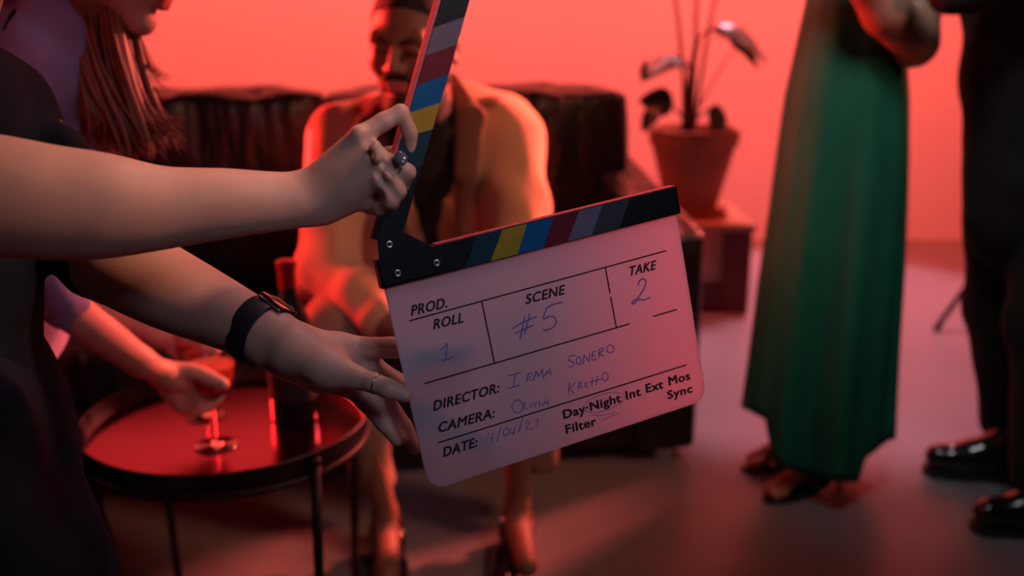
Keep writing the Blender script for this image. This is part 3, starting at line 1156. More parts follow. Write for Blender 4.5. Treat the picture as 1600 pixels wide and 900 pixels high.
def coupe(px, py, label):
    g = PZ(px, py, TZ)
    o = empty('coupe_glass', (g[0], g[1], TZ), label=label, cat='glass', group='coupe glasses on the tray table')
    L = (g[0], g[1], TZ)
    b = lathe('bowl', [(.003, .088), (.018, .093), (.034, .108), (.0420, .130), (.0425, .150), (.0395, .168), (.0385, .168), (.0412, .150), (.0406, .131), (.0330, .1095), (.017, .0950), (.001, .0915)], L, M['glass'], o, 40)
    lathe('stem', [(.003, .005), (.0030, .020), (.0028, .070), (.0040, .086), (.005, .090)], L, M['glass'], o, 14)
    lathe('foot', [(0, .0006), (.036, .0006), (.037, .0015), (.036, .0026), (.014, .0042), (.004, .009), (.002, .011)], L, M['glass'], o, 40)
    lathe('drink', [(.001, .0922), (.0168, .0956), (.0325, .1103), (.0400, .1315), (.0406, .1490), (0.0005, .1490)], L, M['drink'], o, 40)
    return g


g1 = coupe(338, 697, 'coupe glass of red drink nearest the camera on the tray')
g2 = coupe(322, 650, 'coupe glass of red drink behind the nearer coupe glass on the tray')

# ================================================================== LONG HAIRED PERSON IN A HOODIE
hood = empty('person', (float(P(-60, 560, 1.6)[0]), float(P(-60, 560, 1.6)[1]), 0),
             label='long haired person in lavender hoodie bending in at upper left, hand on a coupe glass', cat='person')
S = Sdf()
hd = Head((0, .28, -.44), P(219, 47, 1.40), (1, -.02, -.52), (0, 0.05, 1), .235)
hd.add(S, P(70, 60, 1.42), .19, True)
S.cone(P(60, 110, 1.42), P(0, 430, 1.55), .08, .09, .05)
S.cone(P(0, 430, 1.55), P(-60, 560, 1.62), .09, .10, .05)
# near arm to the nearer glass
S.spline([W(30, 90, 1.33, 45), W(15, 300, 1.33, 42), W(40, 420, 1.37, 38), W(112, 486, 1.45, 29), W(170, 530, 1.52, 26), W(222, 567, 1.575, 20)], .01)
S.chain([W(222, 567, 1.575, 20), W(262, 588, 1.62, 21), W(285, 598, 1.64, 18)], .015)
S.spline([W(265, 582, 1.62, 15), W(296, 580, 1.628, 12.5), W(325, 590, 1.628, 11.5), W(350, 601, 1.628, 9.5)], .004)      # thumb
hand_fingers(S, [
    [W(275, 598, 1.64, 15), W(302, 606, 1.665, 12), W(326, 612, 1.70, 10.5), W(344, 614, 1.715, 9)],
    [W(272, 606, 1.64, 14), W(296, 620, 1.66, 12), W(320, 626, 1.69, 10.5), W(340, 624, 1.71, 9)],
    [W(268, 610, 1.635, 13), W(290, 630, 1.655, 11.5), W(312, 637, 1.68, 10), W(330, 634, 1.70, 8.5)],
    [W(262, 610, 1.63, 12), W(280, 634, 1.65, 10.5), W(298, 644, 1.67, 9), W(314, 642, 1.685, 8)],
], .003)
# far arm to the farther glass
S.chain([W(60, 120, 1.60, 42), W(70, 380, 1.72, 42), W(130, 440, 1.76, 38), W(200, 485, 1.80, 34), W(252, 518, 1.82, 24)], .02)
S.chain([W(250, 518, 1.82, 24), W(278, 530, 1.82, 21)], .01)
hand_fingers(S, [
    [W(275, 522, 1.82, 14), W(300, 520, 1.79, 11), W(322, 526, 1.775, 10), W(338, 535, 1.775, 8.5)],
    [W(278, 534, 1.82, 14), W(300, 538, 1.79, 11), W(322, 542, 1.775, 10), W(338, 547, 1.775, 8.5)],
    [W(276, 542, 1.82, 13), W(298, 552, 1.80, 11), W(318, 556, 1.785, 9.5), W(332, 558, 1.785, 8.5)],
    [W(272, 546, 1.82, 12), W(290, 562, 1.81, 10), W(308, 568, 1.80, 9), W(320, 570, 1.80, 8)],
    [W(265, 515, 1.83, 13), W(285, 512, 1.86, 11), W(305, 520, 1.87, 10), W(322, 532, 1.87, 9)],
], .003)
hip = P(-60, 560, 1.62)
for dy in (-.09, .09):
    S.chain([(hip + [0, dy, 0], .08), (np.array([hip[0] + .12, hip[1] + dy, .075]), .055), (np.array([hip[0] - .28, hip[1] + dy, .07]), .04)], .02)
mm = hd


def lipf(cen):
    q = mm.loc(cen)
    return ((np.abs(q[:, 0]) < .10) & (q[:, 1] > .33) & (q[:, 2] > -.285) & (q[:, 2] < -.18)).astype(int)


sdf_obj('body', S, .0045, M['skin_rosy'], hood, 1, None, [M['skin_rosy'], M['lips']], lipf)
# thumbnail
S = Sdf()
S.ell(P(347, 598, 1.612), [.006, .0025, .0045], None, .001)
sdf_obj('thumb_nail', S, .001, M['nail'], hood)
for x, y, d in ((296, 619, 1.66), (300, 632, 1.668)):
    ring(P(x, y, d), RT, pr(12.3, 1.69), .0013, M['silver'], hood)['label'] = 'silver finger ring'
# hoodie
S = Sdf()
S.cone(P(40, 85, 1.40), P(110, 190, 1.46), .082, .062, .05)
S.cone(P(60, 160, 1.46), P(-10, 440, 1.56), .098, .115, .05)
S.cone(P(-10, 440, 1.56), P(-60, 570, 1.62), .115, .13, .05)
S.cone(P(-10, 40, 1.36), P(40, 90, 1.36), .07, .07, .04)
S.cone(P(20, 90, 1.33), P(15, 300, 1.32), pr(66, 1.33), pr(60, 1.32), .03)
S.cone(P(15, 300, 1.32), P(50, 425, 1.385), pr(60, 1.32), pr(50, 1.38), .02)
S.cone(P(50, 425, 1.375), P(92, 468, 1.42), pr(47, 1.37), pr(36, 1.42), .01)
S.cone(P(92, 468, 1.42), P(106, 482, 1.44), pr(38, 1.42), pr(35, 1.44), .004)
S.cone(P(60, 120, 1.62), P(70, 380, 1.72), pr(60, 1.6), pr(52, 1.72), .03)
S.cone(P(70, 380, 1.72), P(105, 425, 1.75), pr(50, 1.7), pr(46, 1.74), .02)
# bunched hood around the neck
hc = [P(10, -40, 1.34), P(60, -5, 1.33), P(100, 50, 1.36), P(115, 85, 1.42), P(120, 60, 1.50), P(60, -20, 1.52), P(0, -70, 1.46)]
for a, b in zip(hc, hc[1:] + hc[:1]):
    S.cone(a, b, .030, .030, .02)
sdf_obj('hoodie', S, .006, M['lavender'], hood, 2, (.012, 17, 5.5, (1, 1, .6)))
# seam and drawcord on the shoulder
tube('hoodie_seam', [P(0, 60, 1.285), P(8, 46, 1.28), P(18, 24, 1.285), P(30, 8, 1.30)], .0028, M['navy'], hood, 6)
S = Sdf()
for dy in (-.09, .09):
    S.chain([(hip + [0, dy, 0], .10), (np.array([hip[0] + .12, hip[1] + dy, .085]), .078), (np.array([hip[0] - .28, hip[1] + dy, .068]), .06)], .03)
sdf_obj('trousers', S, .008, M['navy'], hood, 2, (.008, 14, 2.0))
for dy in (-.09, .09):
    S = Sdf()
    S.cone([hip[0] - .30, hip[1] + dy, .06], [hip[0] - .40, hip[1] + dy, .05], .05, .04, .02)
    S.plane([0, 0, .002], [0, 0, -1])
    sdf_obj('shoe', S, .008, M['shoe_matte'], hood)

# hair: cap plus several hundred separate locks
S = Sdf()
S.ell(hd.w(0, -.10, .14), np.array([.36, .44, .40]) * hd.H, hd.R, .01)
S.ell(hd.w(0, .36, -.10), np.array([.40, .26, .42]) * hd.H, hd.R, .02, 'sub')
S.chain([(hd.w(0, -.20, -.05), .07), (P(125, 60, 1.42), .055), (P(160, 140, 1.42), .048), (P(195, 205, 1.43), .036)], .03)
cap = Sdf()
vs, fs = [], []


def bez(p, n):
    p = [np.array(q) for q in p]
    o_ = []
    for i in range(n):
        t = i / (n - 1)
        q = p
        while len(q) > 1:
            q = [a * (1 - t) + b * t for a, b in zip(q[:-1], q[1:])]
        o_.append(q[0])
    return o_


def lock(p, r0, n=14, r1=None):
    pts = bez(p, n)
    rr = [r0 * (0.55 + 0.9 * math.sin(math.pi * min(1, .15 + .8 * i / (n - 1)))) * (1 - .85 * max(0, (i / (n - 1) - .6) / .4) ** 1.3) for i in range(n)]
    v_, f_ = tube(None, pts, rr, None, None, 5)
    b = len(vs)
    vs.extend(v_)
    fs.extend([tuple(i + b for i in f) for f in f_])


rnd = random.Random(3)
for i in range(520):
    t = rnd.random()                     # 0 left (back) .. 1 right (front)
    d = 1.36 + .14 * rnd.random()
    sx = 70 + 112 * t + rnd.uniform(-6, 6)
    root = P(sx, -60 - 60 * rnd.random(), d)
    mx = 85 + 105 * t + rnd.uniform(-10, 10)
    m1 = P(mx, 70 + rnd.uniform(-12, 12), d - .01)
    m2 = P(120 + 90 * t + rnd.uniform(-14, 14), 150 + rnd.uniform(-15, 15), d)
    if t < .35:
        e = P(130 + 120 * t + rnd.uniform(-25, 25), 150 + 90 * rnd.random(), d + .01)
    else:
        e = P(150 + 115 * t + rnd.uniform(-18, 18), 205 + 50 * rnd.random() - 18 * (t > .85), d)
    e0 = P(150 + 100 * t + rnd.uniform(-20, 20), 200 + rnd.uniform(-10, 30), d + .01)
    lock([root, m1, m2, e0, e], rnd.uniform(.0018, .0042))
for i in range(70):                      # front locks curling out at the right edge
    d = 1.40 + .05 * rnd.random()
    a = rnd.random()
    lock([P(170 + 22 * a, -50, d), P(205 + 18 * a, 60, d), P(190 + 30 * a, 140, d), P(235 + 30 * a, 180 + 30 * a, d), P(262 + rnd.uniform(-12, 30), 190 + rnd.uniform(-10, 55), d)], rnd.uniform(.0014, .003))
for i in range(26):                      # fine loose strands against the wall
    d = 1.40 + .03 * rnd.random()
    y = rnd.uniform(90, 150)
    lock([P(190, -30, d), P(214, 40, d), P(222 + rnd.uniform(-6, 12), y, d), P(245, y + 25, d), P(250 + rnd.uniform(0, 26), y + rnd.uniform(10, 30), d)], rnd.uniform(.0004, .0008))
link_mesh('hair', vs, fs, M['hair'], hood)
sdf_obj('hair_cap', S, .006, M['hair'], hood, 2)

# ================================================================== SOFA
P0 = PZ(1086, 722, 0)
phi = math.radians(10)
sofa = empty('sofa', (P0[0], P0[1], 0), phi, label='black leather sofa behind the tray table, under the seated person', cat='sofa')
bpy.context.view_layer.update()
LN = 1.95
rbox('sofa_base', (-LN + .01, .02, .05), (-.01, .86, .27), M['leather'], sofa, .02)
for i in range(2):
    x0 = -LN + .19 + i * (LN - .38) / 2
    c_ = rbox('seat_cushion', (x0 + .004, .0, .275), (x0 + (LN - .38) / 2 - .004, .60, .425), M['leather'], sofa, .03, 4, 7, .018, wrinkle=.004)
    bk = rbox('back_cushion', (x0 + .004 - (0.02 if i == 0 else 0), .52, .43), (x0 + (LN - .38) / 2 + (.12 if i else -.004), .80, .985), M['leather'], sofa, .05, 4, 15, .02, wrinkle=.017)
rbox('sofa_back', (-LN + .02, .76, .20), (-.06, .90, .90), M['leather'], sofa, .04, 4)


def armz(p):
    return p[2] + (.14 * max(0, p[1]) / .9 if p[2] > .4 else 0)


for x0 in (-.18, -LN):
    rbox('armrest', (x0, .0, .04), (x0 + .18, .88, .66), M['leather'], sofa, .022, 4, 6, .006, dz=armz)
for x, y in ((-.08, .06), (-LN + .08, .06), (-.08, .8), (-LN + .08, .8)):
    rbox('sofa_foot', (x - .03, y - .03, 0), (x + .03, y + .03, .06), M['silver'], sofa, .005, 2)

# ================================================================== SEATED PERSON
seat = empty('person', (float(PY(650, 800, 2.15)[0]), 2.15, 0), label='seated man in tan blazer and black turtleneck leaning forward on the sofa', cat='person')


def Y_(x, y, Yw, r):
    p = PY(x, y, Yw)
    D = float((p - CAM) @ FW)
    return (p, pr(r, D))


hd = Head((0, .33, .03), PY(619, 78, 2.02), (-.30, -1, -.16), (0.05, 0, 1), .275)
S = Sdf()
hd.add(S, PY(655, 205, 2.29), .24)
S.cone(PY(650, 215, 2.30), PY(690, 400, 2.60), .12, .12, .06, (0, 1, 0), .7)
S.cone(PY(545, 205, 2.30), PY(770, 190, 2.30), .06, .06, .05)
S.chain([Y_(520, 215, 2.30, 42), Y_(500, 440, 2.08, 34), Y_(600, 500, 1.93, 26)], .02)
S.chain([Y_(800, 210, 2.30, 42), Y_(830, 430, 2.12, 34), Y_(720, 500, 1.93, 26)], .02)
# clasped hands between the knees
S.ell(PY(625, 505, 1.91), [.04, .03, .03], None, .01)
S.ell(PY(700, 505, 1.91), [.04, .03, .03], None, .01)
for i in range(4):
    S.chain([Y_(640, 497 + 11 * i, 1.90, 7), Y_(662, 497 + 11 * i, 1.875, 6.5), Y_(680, 500 + 11 * i, 1.885, 6)], .003)
    S.chain([Y_(690, 492 + 11 * i, 1.90, 7), Y_(668, 492 + 11 * i, 1.865, 6.5), Y_(650, 495 + 11 * i, 1.87, 6)], .003)
S.chain([Y_(640, 490, 1.90, 8), Y_(664, 484, 1.88, 7)], .003)
S.chain([Y_(688, 488, 1.90, 8), Y_(660, 478, 1.87, 7)], .003)
rk, lk = PY(528, 510, 2.0), PY(812, 500, 2.02)
ra, la = PY(602, 800, 2.06), PY(808, 785, 2.11)
for hx, kn, an in ((610, rk, ra), (740, lk, la)):
    S.chain([(PY(hx, 425, 2.66), .08), (kn, .046), (an, .027)], .02)
    S.chain([(an, .028), (an + [0, -.02, -.05], .032), (an + [.02, -.15, -.075], .026)], .015)
mh = hd


def lipm(cen):
    q = mh.loc(cen)
    return ((np.abs(q[:, 0]) < .10) & (q[:, 1] > .33) & (q[:, 2] > -.285) & (q[:, 2] < -.18)).astype(int)


sdf_obj('body', S, .0045, M['skin_brown'], seat, 1, None, [M['skin_brown'], M['lips']], lipm)
# hair, beard, eyebrows, closed lashes
S = Sdf()
S.ell(hd.w(0, -.075, .14), np.array([.325, .412, .378]) * hd.H, hd.R, .01)
S.ops.append(('cut', lambda X, h=hd: -((h.loc(X)[..., 2] - .85 * h.loc(X)[..., 1] - .085)) * h.H, None, None, .003))
sdf_obj('hair', S, .004, M['black_hair'], seat, 1)
S = Sdf()
Hh = hd.H
for sx in (-1, 1):
    S.cone(hd.w(sx * .20, .04, -.20), hd.w(sx * .06, .25, -.395), .092 * Hh, .078 * Hh, .05 * Hh)
    S.cone(hd.w(sx * .09, .335, -.19), hd.w(sx * .115, .300, -.27), .026 * Hh, .028 * Hh, .02 * Hh)
    S.cone(hd.w(sx * .26, -.02, -.02), hd.w(sx * .22, .02, -.22), .03 * Hh, .07 * Hh, .03 * Hh)
S.cone(hd.w(-.08, .352, -.165), hd.w(.08, .352, -.165), .022 * Hh, .022 * Hh, .02 * Hh)
S.ell(hd.w(0, .285, -.385), np.array([.115, .085, .085]) * Hh, hd.R, .03 * Hh)
S.ell(hd.w(0, .40, -.225), np.array([.085, .10, .040]) * Hh, hd.R, .01 * Hh, 'sub')
sdf_obj('beard', S, .0035, M['black_hair'], seat, 1)
for sx in (-1, 1):
    tube('eyebrow', [hd.w(sx * .06, .365, .085), hd.w(sx * .13, .362, .115), hd.w(sx * .20, .315, .095)], [.0045, .0045, .002], M['black_hair'], seat, 6)
    tube('eyelashes', [hd.w(sx * .07, .358, .022), hd.w(sx * .13, .370, .010), hd.w(sx * .19, .335, .020)], [.0018, .0022, .0014], M['black_hair'], seat, 6)
# turtleneck
S = Sdf()
S.cone(hd.w(0, -.06, -.42), PY(655, 205, 2.28), .064, .072, .02)
S.cone(PY(655, 225, 2.29), PY(685, 400, 2.50), .145, .135, .05, (0, 1, 0), .72)
S.cone(PY(580, 215, 2.30), PY(740, 205, 2.30), .065, .065, .04)
sdf_obj('turtleneck', S, .006, M['turtleneck'], seat, 2, (.005, 18, 1.3))
# blazer: shoulders, body, sleeves, with an open front
S = Sdf()
S.cone(PY(548, 215, 2.31), PY(645, 180, 2.33), .078, .07, .04)
S.cone(PY(780, 203, 2.32), PY(690, 165, 2.34), .082, .07, .04)
S.cone(PY(600, 260, 2.32), PY(600, 420, 2.45), .135, .12, .05, (0, 1, 0), .9)
S.cone(PY(735, 250, 2.34), PY(755, 420, 2.48), .135, .13, .05, (0, 1, 0), .9)
S.chain([Y_(530, 222, 2.30, 50), Y_(520, 320, 2.20, 46), Y_(515, 425, 2.08, 48)], .03)
S.chain([Y_(515, 425, 2.08, 48), Y_(560, 465, 1.99, 42), Y_(590, 490, 1.94, 34)], .02)
S.chain([Y_(795, 218, 2.31, 56), Y_(808, 320, 2.22, 50), Y_(812, 425, 2.12, 46)], .03)
S.chain([Y_(812, 425, 2.12, 46), Y_(745, 490, 1.95, 34)], .02)
for a, b in ((PY(757, 235, 2.16), PY(748, 400, 2.05)), (PY(566, 250, 2.15), PY(560, 400, 2.02))):
    S.cone(a, b, .010, .016, .03, op='sub')
# opening wedge
S.cone(PY(650, 150, 2.10), PY(664, 240, 2.10), .060, .062, .012, (0, 1, 0), 3.0, op='sub')
S.cone(PY(664, 240, 2.10), PY(684, 420, 2.16), .062, .046, .012, (0, 1, 0), 3.6, op='sub')
sdf_obj('blazer', S, .0055, M['blazer'], seat, 2, (.012, 13, 8.2, (1, 1, .7)))
S = Sdf()
a_ = [PY(600, 165, 2.26), PY(580, 200, 2.18), PY(600, 290, 2.16), PY(640, 380, 2.22)]
b_ = [PY(705, 128, 2.30), PY(734, 185, 2.19), PY(728, 270, 2.17), PY(716, 370, 2.23)]
for q in (a_, b_):
    S.chain([(q[0], .022), (q[1], .034), (q[2], .026), (q[3], .010)], .01, (0, 1, 0), .35)
sdf_obj('lapel', S, .0045, M['lapel_shaded'], seat, 1)
# trousers
S = Sdf()
S.cone(PY(610, 425, 2.66), PY(740, 425, 2.66), .10, .10, .05)
for hx, kn, an, hem in ((610, rk, ra, PY(586, 752, 2.08)), (740, lk, la, PY(838, 712, 2.16))):
    S.chain([(PY(hx, 425, 2.66), .095), (kn, .072), (kn * .4 + hem * .6, .060), (hem, .047)], .03)
S.plane(PY(586, 764, 2.08), (0.05, 0, -1))
sdf_obj('trousers', S, .006, M['trousers'], seat, 2, (.010, 14, 4.4, (1, 1, .6)))
for an, nm in ((ra, 1), (la, 2)):
    S = Sdf()
    dx = .05 if nm == 1 else -.04
    S.chain([(an + [0, .01, -.08], .034), (an + [dx * .4, -.09, -.098], .038), (an + [dx, -.19, -.108], .030)], .02, (0, 0, 1), .9)
    S.cone(an + [0, .01, -.04], an + [0, .0, -.08], .042, .040, .02)
    S.cone(an + [0, .0, .12], an + [0, .0, -.02], .034, .044, .01, op='sub')
    S.plane([0, 0, .003], [0, 0, -1])
    so = sdf_obj('shoe', S, .0045, M['shoe'], seat, 1)
    for j in range(3):
        c = an + [dx * (.15 + .12 * j), -.045 - .022 * j, -.040 - .012 * j]
        tube('shoelace', [c + [-.022, 0, -.004], c + [0, -.003, .006], c + [.022, 0, -.004]], .002, M['silver'], so, 6)

# ================================================================== SIDE TABLE + PLANT
f0 = PZ(1168, 490, 0)
YF = f0[1]
XR = f0[0]
zt = float(PY(1150, 350, YF)[2])
stand = empty('side_table', (XR - .22, YF + .25, 0), label='low red wooden side table beside the sofa arm under the potted plant', cat='table')
TWd = .46
rbox('tabletop', (-TWd + XR - .01, YF - .01, zt - .03), (XR + .01, YF + .47, zt), M['tabletop'], stand, .004, 2, local=False, smooth=False)
rbox('side_panel', (XR - .12, YF, 0), (XR, YF + .45, zt - .03), M['red_wood'], stand, .004, 2, local=False, smooth=False)
rbox('side_panel', (XR - TWd, YF, 0), (XR - TWd + .12, YF + .45, zt - .03), M['red_wood'], stand, .004, 2, local=False, smooth=False)
rbox('lower_rail', (XR - TWd + .12, YF + .01, 0), (XR - .12, YF + .04, .13), M['red_wood'], stand, .003, 2, local=False, smooth=False)
pp = np.array([float(PY(1080, 300, YF + .24)[0]), YF + .24, zt])
sD = float((pp - CAM) @ FW)
plant = empty('potted_plant', pp, label='broad leaved plant in terracotta pot on the red side table', cat='plant')
ph = .365
rt, rb = pr(70, sD), pr(38, sD)
lathe('pot', [(0, .012), (rb, .012), (rb + (rt - rb) * .8, ph * .80), (rt * .97, ph * .82), (rt, ph), (rt - .015, ph), (rt - .02, ph - .035), (0, ph - .035)], pp, M['pot'], plant, 48)
lathe('saucer', [(0, 0), (rb + .03, 0), (rb + .055, .028), (rb + .045, .028), (rb + .02, .012), (0, .012)], pp, M['pot'], plant, 40)
lathe('soil', [(0, ph - .05), (rt - .022, ph - .05), (rt - .022, ph - .032), (0, ph - .026)], pp, M['soil'], plant, 32)
PYp = YF + .24


def stemline(pts, r, dy=0.0):
    q = bez([PY(x, y, PYp + d) for x, y, d in pts], 12)
    return tube('stem', q, [r * (1 - .3 * i / 11) for i in range(12)], M['stem'], plant, 8)


stemline([(1074, 205, 0), (1074, 150, -.02), (1080, 100, 0), (1090, 62, 0)], .017)
stemline([(1068, 205, .03), (1072, 120, .03), (1062, 50, .03), (1048, -60, .03)], .010)
stemline([(1080, 205, -.03), (1084, 130, 0), (1086, 50, .02), (1092, -70, .02)], .010)
stemline([(1084, 200, .02), (1096, 130, 0), (1104, 40, .0), (1132, -60, .0)], .009)
stemline([(1090, 62, 0), (1100, 48, -.02), (1115, 42, -.04), (1135, 44, -.05)], .006)
stemline([(1078, 110, 0), (1068, 92, -.02), (1055, 84, -.04), (1042, 86, -.05)], .006)
stemline([(1074, 195, 0), (1062, 175, -.04), (1050, 165, -.06), (1040, 158, -.07)], .006)
stemline([(1078, 200, 0), (1092, 180, -.05), (1108, 165, -.08), (1118, 168, -.1)], .006)
stemline([(1096, 165, .03), (1110, 130, .05), (1130, 100, .05), (1150, 75, .02)], .005)  # thin stem standing in for a faint stem shadow on the wall


def leaf(base, tip, width, nrm, droop=0.03, name='leaf', cup=.25):
    base, tip = np.array(base), np.array(tip)
    t = tip - base
    L = np.linalg.norm(t)
    tu = t / L
    n_ = unit(np.array(nrm) - tu * (np.array(nrm) @ tu))
    s_ = np.cross(tu, n_)
    nu, nv = 14, 7
    vs, fs = [], []
    for side in (1, -1):
        for i in range(nu):
            a = i / (nu - 1)
            wd = width * (math.sin(math.pi * a ** .75) ** .8) * .5 + .0006
            for j in range(nv):
                b = (j / (nv - 1) - .5) * 2
                p = base + t * a + s_ * b * wd + n_ * (cup * abs(b) ** 1.5 * wd - droop * a * a - droop * .0)
                p = p + n_ * .004 * math.sin(9 * a + 3 * b) + n_ * side * .0012
                p = p - np.array([0, 0, droop]) * a * a
                vs.append(p)
    N = nu * nv
    for sd in (0, 1):
        for i in range(nu - 1):
            for j in range(nv - 1):
                q = (sd * N + i * nv + j, sd * N + i * nv + j + 1, sd * N + (i + 1) * nv + j + 1, sd * N + (i + 1) * nv + j)
                fs.append(q if sd == 0 else q[::-1])
    lf = link_mesh(name, vs, fs, M['leaf'], plant)
    tube('leaf_midrib', [base + t * a - n_ * (droop * a * a) * 1 - np.array([0, 0, droop]) * a * a + n_ * .004 * math.sin(9 * a) for a in np.linspace(0, .97, 10)],
         [.0035 * (1 - .8 * a) for a in np.linspace(0, 1, 10)], M['stem'], lf, 6)
    return lf


leaf(PY(1112, 46, PYp - .04), PY(1204, 68, PYp - .10), .14, (0.1, -.5, 1), .04)
leaf(PY(1140, 60, PYp - .06), PY(1188, 100, PYp - .14), .07, (0.5, -.8, .6), .01)
leaf(PY(1066, 96, PYp - .04), PY(1002, 106, PYp - .10), .11, (-.1, -.6, 1), .03)
leaf(PY(1010, 92, PYp - .08), PY(1002, 128, PYp - .10), .035, (-.6, -.5, .3), .0)
leaf(PY(1052, 164, PYp - .05), PY(1000, 152, PYp - .12), .12, (-.2, -1, .3), .01)
leaf(PY(1118, 162, PYp - .10), PY(1120, 226, PYp - .16), .085, (.3, -1, .1), .0)
leaf(PY(1024, 172, PYp - .05), PY(1004, 200, PYp - .12), .07, (-.2, -1, .3), .01)
leaf(PY(1048, -60, PYp + .03), PY(980, -110, PYp - .04), .14, (-.1, -.6, 1), .04)
leaf(PY(1092, -70, PYp + .02), PY(1100, -160, PYp - .05), .14, (0, -1, .2), .03)
leaf(PY(1132, -60, PYp), PY(1210, -100, PYp - .04), .15, (.1, -.6, 1), .04)

# ================================================================== LIGHT STAND
ft = PZ(1463, 513, 0.012)
sb = np.array([PY(1560, 400, ft[1] + .05)[0], ft[1] + .05, 0])
ls = empty('light_stand', sb, label='thin black light stand tripod behind the person in black', cat='stand')
tube('pole', [sb + [0, 0, .12], sb + [0, 0, 1.5]], .014, M['black_metal'], ls, 12)
d0 = math.atan2(ft[1] - sb[1], ft[0] - sb[0])
Lg = math.hypot(ft[0] - sb[0], ft[1] - sb[1])
for i in range(3):
    a = d0 + i * 2 * math.pi / 3
    e = np.array([sb[0] + Lg * math.cos(a), sb[1] + Lg * math.sin(a), .014])
    lg = tube('leg', [e, sb + [0, 0, .36]], .011, M['black_metal'], ls, 10)
    tube('brace', [sb * .5 + e * .5 + [0, 0, .17], sb + [0, 0, .14]], .006, M['black_metal'], ls, 8)
    tube('rubber_foot', [e - [.0, 0, .012], e + (sb + [0, 0, .36] - e) * .05], .014, M['sole'], lg, 10)
tube('collar', [sb + [0, 0, .34], sb + [0, 0, .40]], .024, M['black_metal'], ls, 14)

# ================================================================== PERSON IN THE GREEN DRESS
YG = 2.42
gw = empty('person', (float(PY(1290, 600, YG)[0]), YG, 0), label='woman in long green satin dress standing right of the clapperboard, elbow raised', cat='person')
rows = [(-230, 1290, 1400), (-150, 1280, 1412), (-60, 1276, 1408), (0, 1264, 1408), (80, 1246, 1410), (150, 1230, 1414), (250, 1216, 1413), (330, 1206, 1410), (430, 1191, 1405),
        (540, 1177, 1397), (640, 1163, 1391), (700, 1163, 1388), (760, 1165, 1380)]
zr = [float(PY(1300, r[0], YG)[2]) for r in rows]
NA, NR = 120, 60
ztop, zbot = zr[0], zr[-1]
vs, fs = [], []
hem_x = [1150, 1163, 1200, 1206, 1232, 1300, 1345, 1352, 1388, 1420]
hem_y = [636, 638, 657, 716, 735, 752, 754, 716, 688, 680]
for i in range(NR):
    for k in range(NA):
        a = 2 * math.pi * k / NA
        fr = i / (NR - 1)

        def pt(py):
            xl = np.interp(py, [r[0] for r in rows], [r[1] for r in rows])
            xr = np.interp(py, [r[0] for r in rows], [r[2] for r in rows])
            cl, cr = PY(xl, py, YG), PY(xr, py, YG)
            cx, rx = (cl[0] + cr[0]) / 2, (cr[0] - cl[0]) / 2
            ry = min(rx, .115 + .35 * max(0, rx - .13))
            lowf = np.clip((py - 180) / 500, 0, 1)
            am = .004 + .020 * lowf
            f_ = am * (math.cos(6 * a + 2.0) + .7 * math.cos(10 * a + 2.1 + lowf) + .15 * math.cos(17 * a + 1))
            side = abs(math.sin(a)) ** .7
            return np.array([cx + (rx) * math.cos(a) + f_ * .3 * math.cos(a) * side, YG + (ry + f_ * side) * math.sin(a), cl[2]]), cx + rx * math.cos(a)
        # hem height in the picture for this column, in front; back hem a little higher
        pm, xw = pt(640)
        D_ = float((pm - CAM) @ FW)
        xpx = 800 + pm[0] / D_ * F
        hy = np.interp(xpx, hem_x, hem_y)
        if math.sin(a) > 0:
            hy = min(hy, 700)
        py = rows[0][0] + (hy - rows[0][0]) * fr
        p, _ = pt(py)
        p[2] = PY(1300, py, p[1])[2]
        vs.append(p)
for i in range(NR - 1):
    for k in range(NA):
        k2 = (k + 1) % NA
        fs.append((i * NA + k, i * NA + k2, (i + 1) * NA + k2, (i + 1) * NA + k))
dress = link_mesh('dress', vs, fs, M['satin'], gw)
md = dress.modifiers.new('solid', 'SOLIDIFY')
md.thickness = .003
# body under and above the dress
S = Sdf()
S.cone(PY(1325, 40, YG), PY(1340, -150, YG), .085, .095, .05, (0, 1, 0), .8)
S.cone(PY(1330, 60, YG), PY(1310, 200, YG), .09, .11, .05, (0, 1, 0), .7)
S.cone(PY(1300, -250, YG), PY(1400, -255, YG), .05, .05, .04)
hg = Head((0, -.05, -.45), PY(1338, -345, YG), (-.9, -.5, -.05), (0, 0, 1), .225)
hg.add(S, PY(1345, -270, YG), .19, True)
S.chain([Y_(1412, -235, YG - .02, 31), Y_(1445, -70, YG - .06, 32), Y_(1432, 68, YG - .10, 33)], .015)
S.chain([Y_(1428, 66, YG - .10, 34), Y_(1385, 18, YG - .17, 36), Y_(1345, -40, YG - .20, 31), Y_(1305, -100, YG - .20, 22)], .02)
S.ell(PY(1424, 84, YG - .10), [.03, .03, .026], None, .02)
hand_fingers(S, [[Y_(1300, -108, YG - .20, 20), Y_(1280, -135, YG - .21, 20)]] + [[Y_(1290 - 8 * i, -128 - 4 * i, YG - .2, 9), Y_(1268 - 8 * i, -150 + 4 * i, YG - .22, 7), Y_(1262 - 4 * i, -135 + 7 * i, YG - .23, 6)] for i in range(5)], .004)
S.chain([Y_(1290, -235, YG, 31), Y_(1262, -90, YG + .08, 27), Y_(1300, 10, YG + .16, 20)], .02)
fa, fb = PZ(1272, 748, .05), PZ(1195, 712, .05)
fa = np.array([PY(1310, 735, 2.44)[0], 2.46, .09])
fb = np.array([PY(1270, 700, 2.58)[0], 2.60, .09])
S.chain([Y_(1290, 200, YG, 60), Y_(1290, 450, YG - .02, 38), (fa, .034)], .03)
S.chain([Y_(1330, 200, YG, 60), Y_(1310, 450, YG + .03, 38), (fb, .034)], .03)


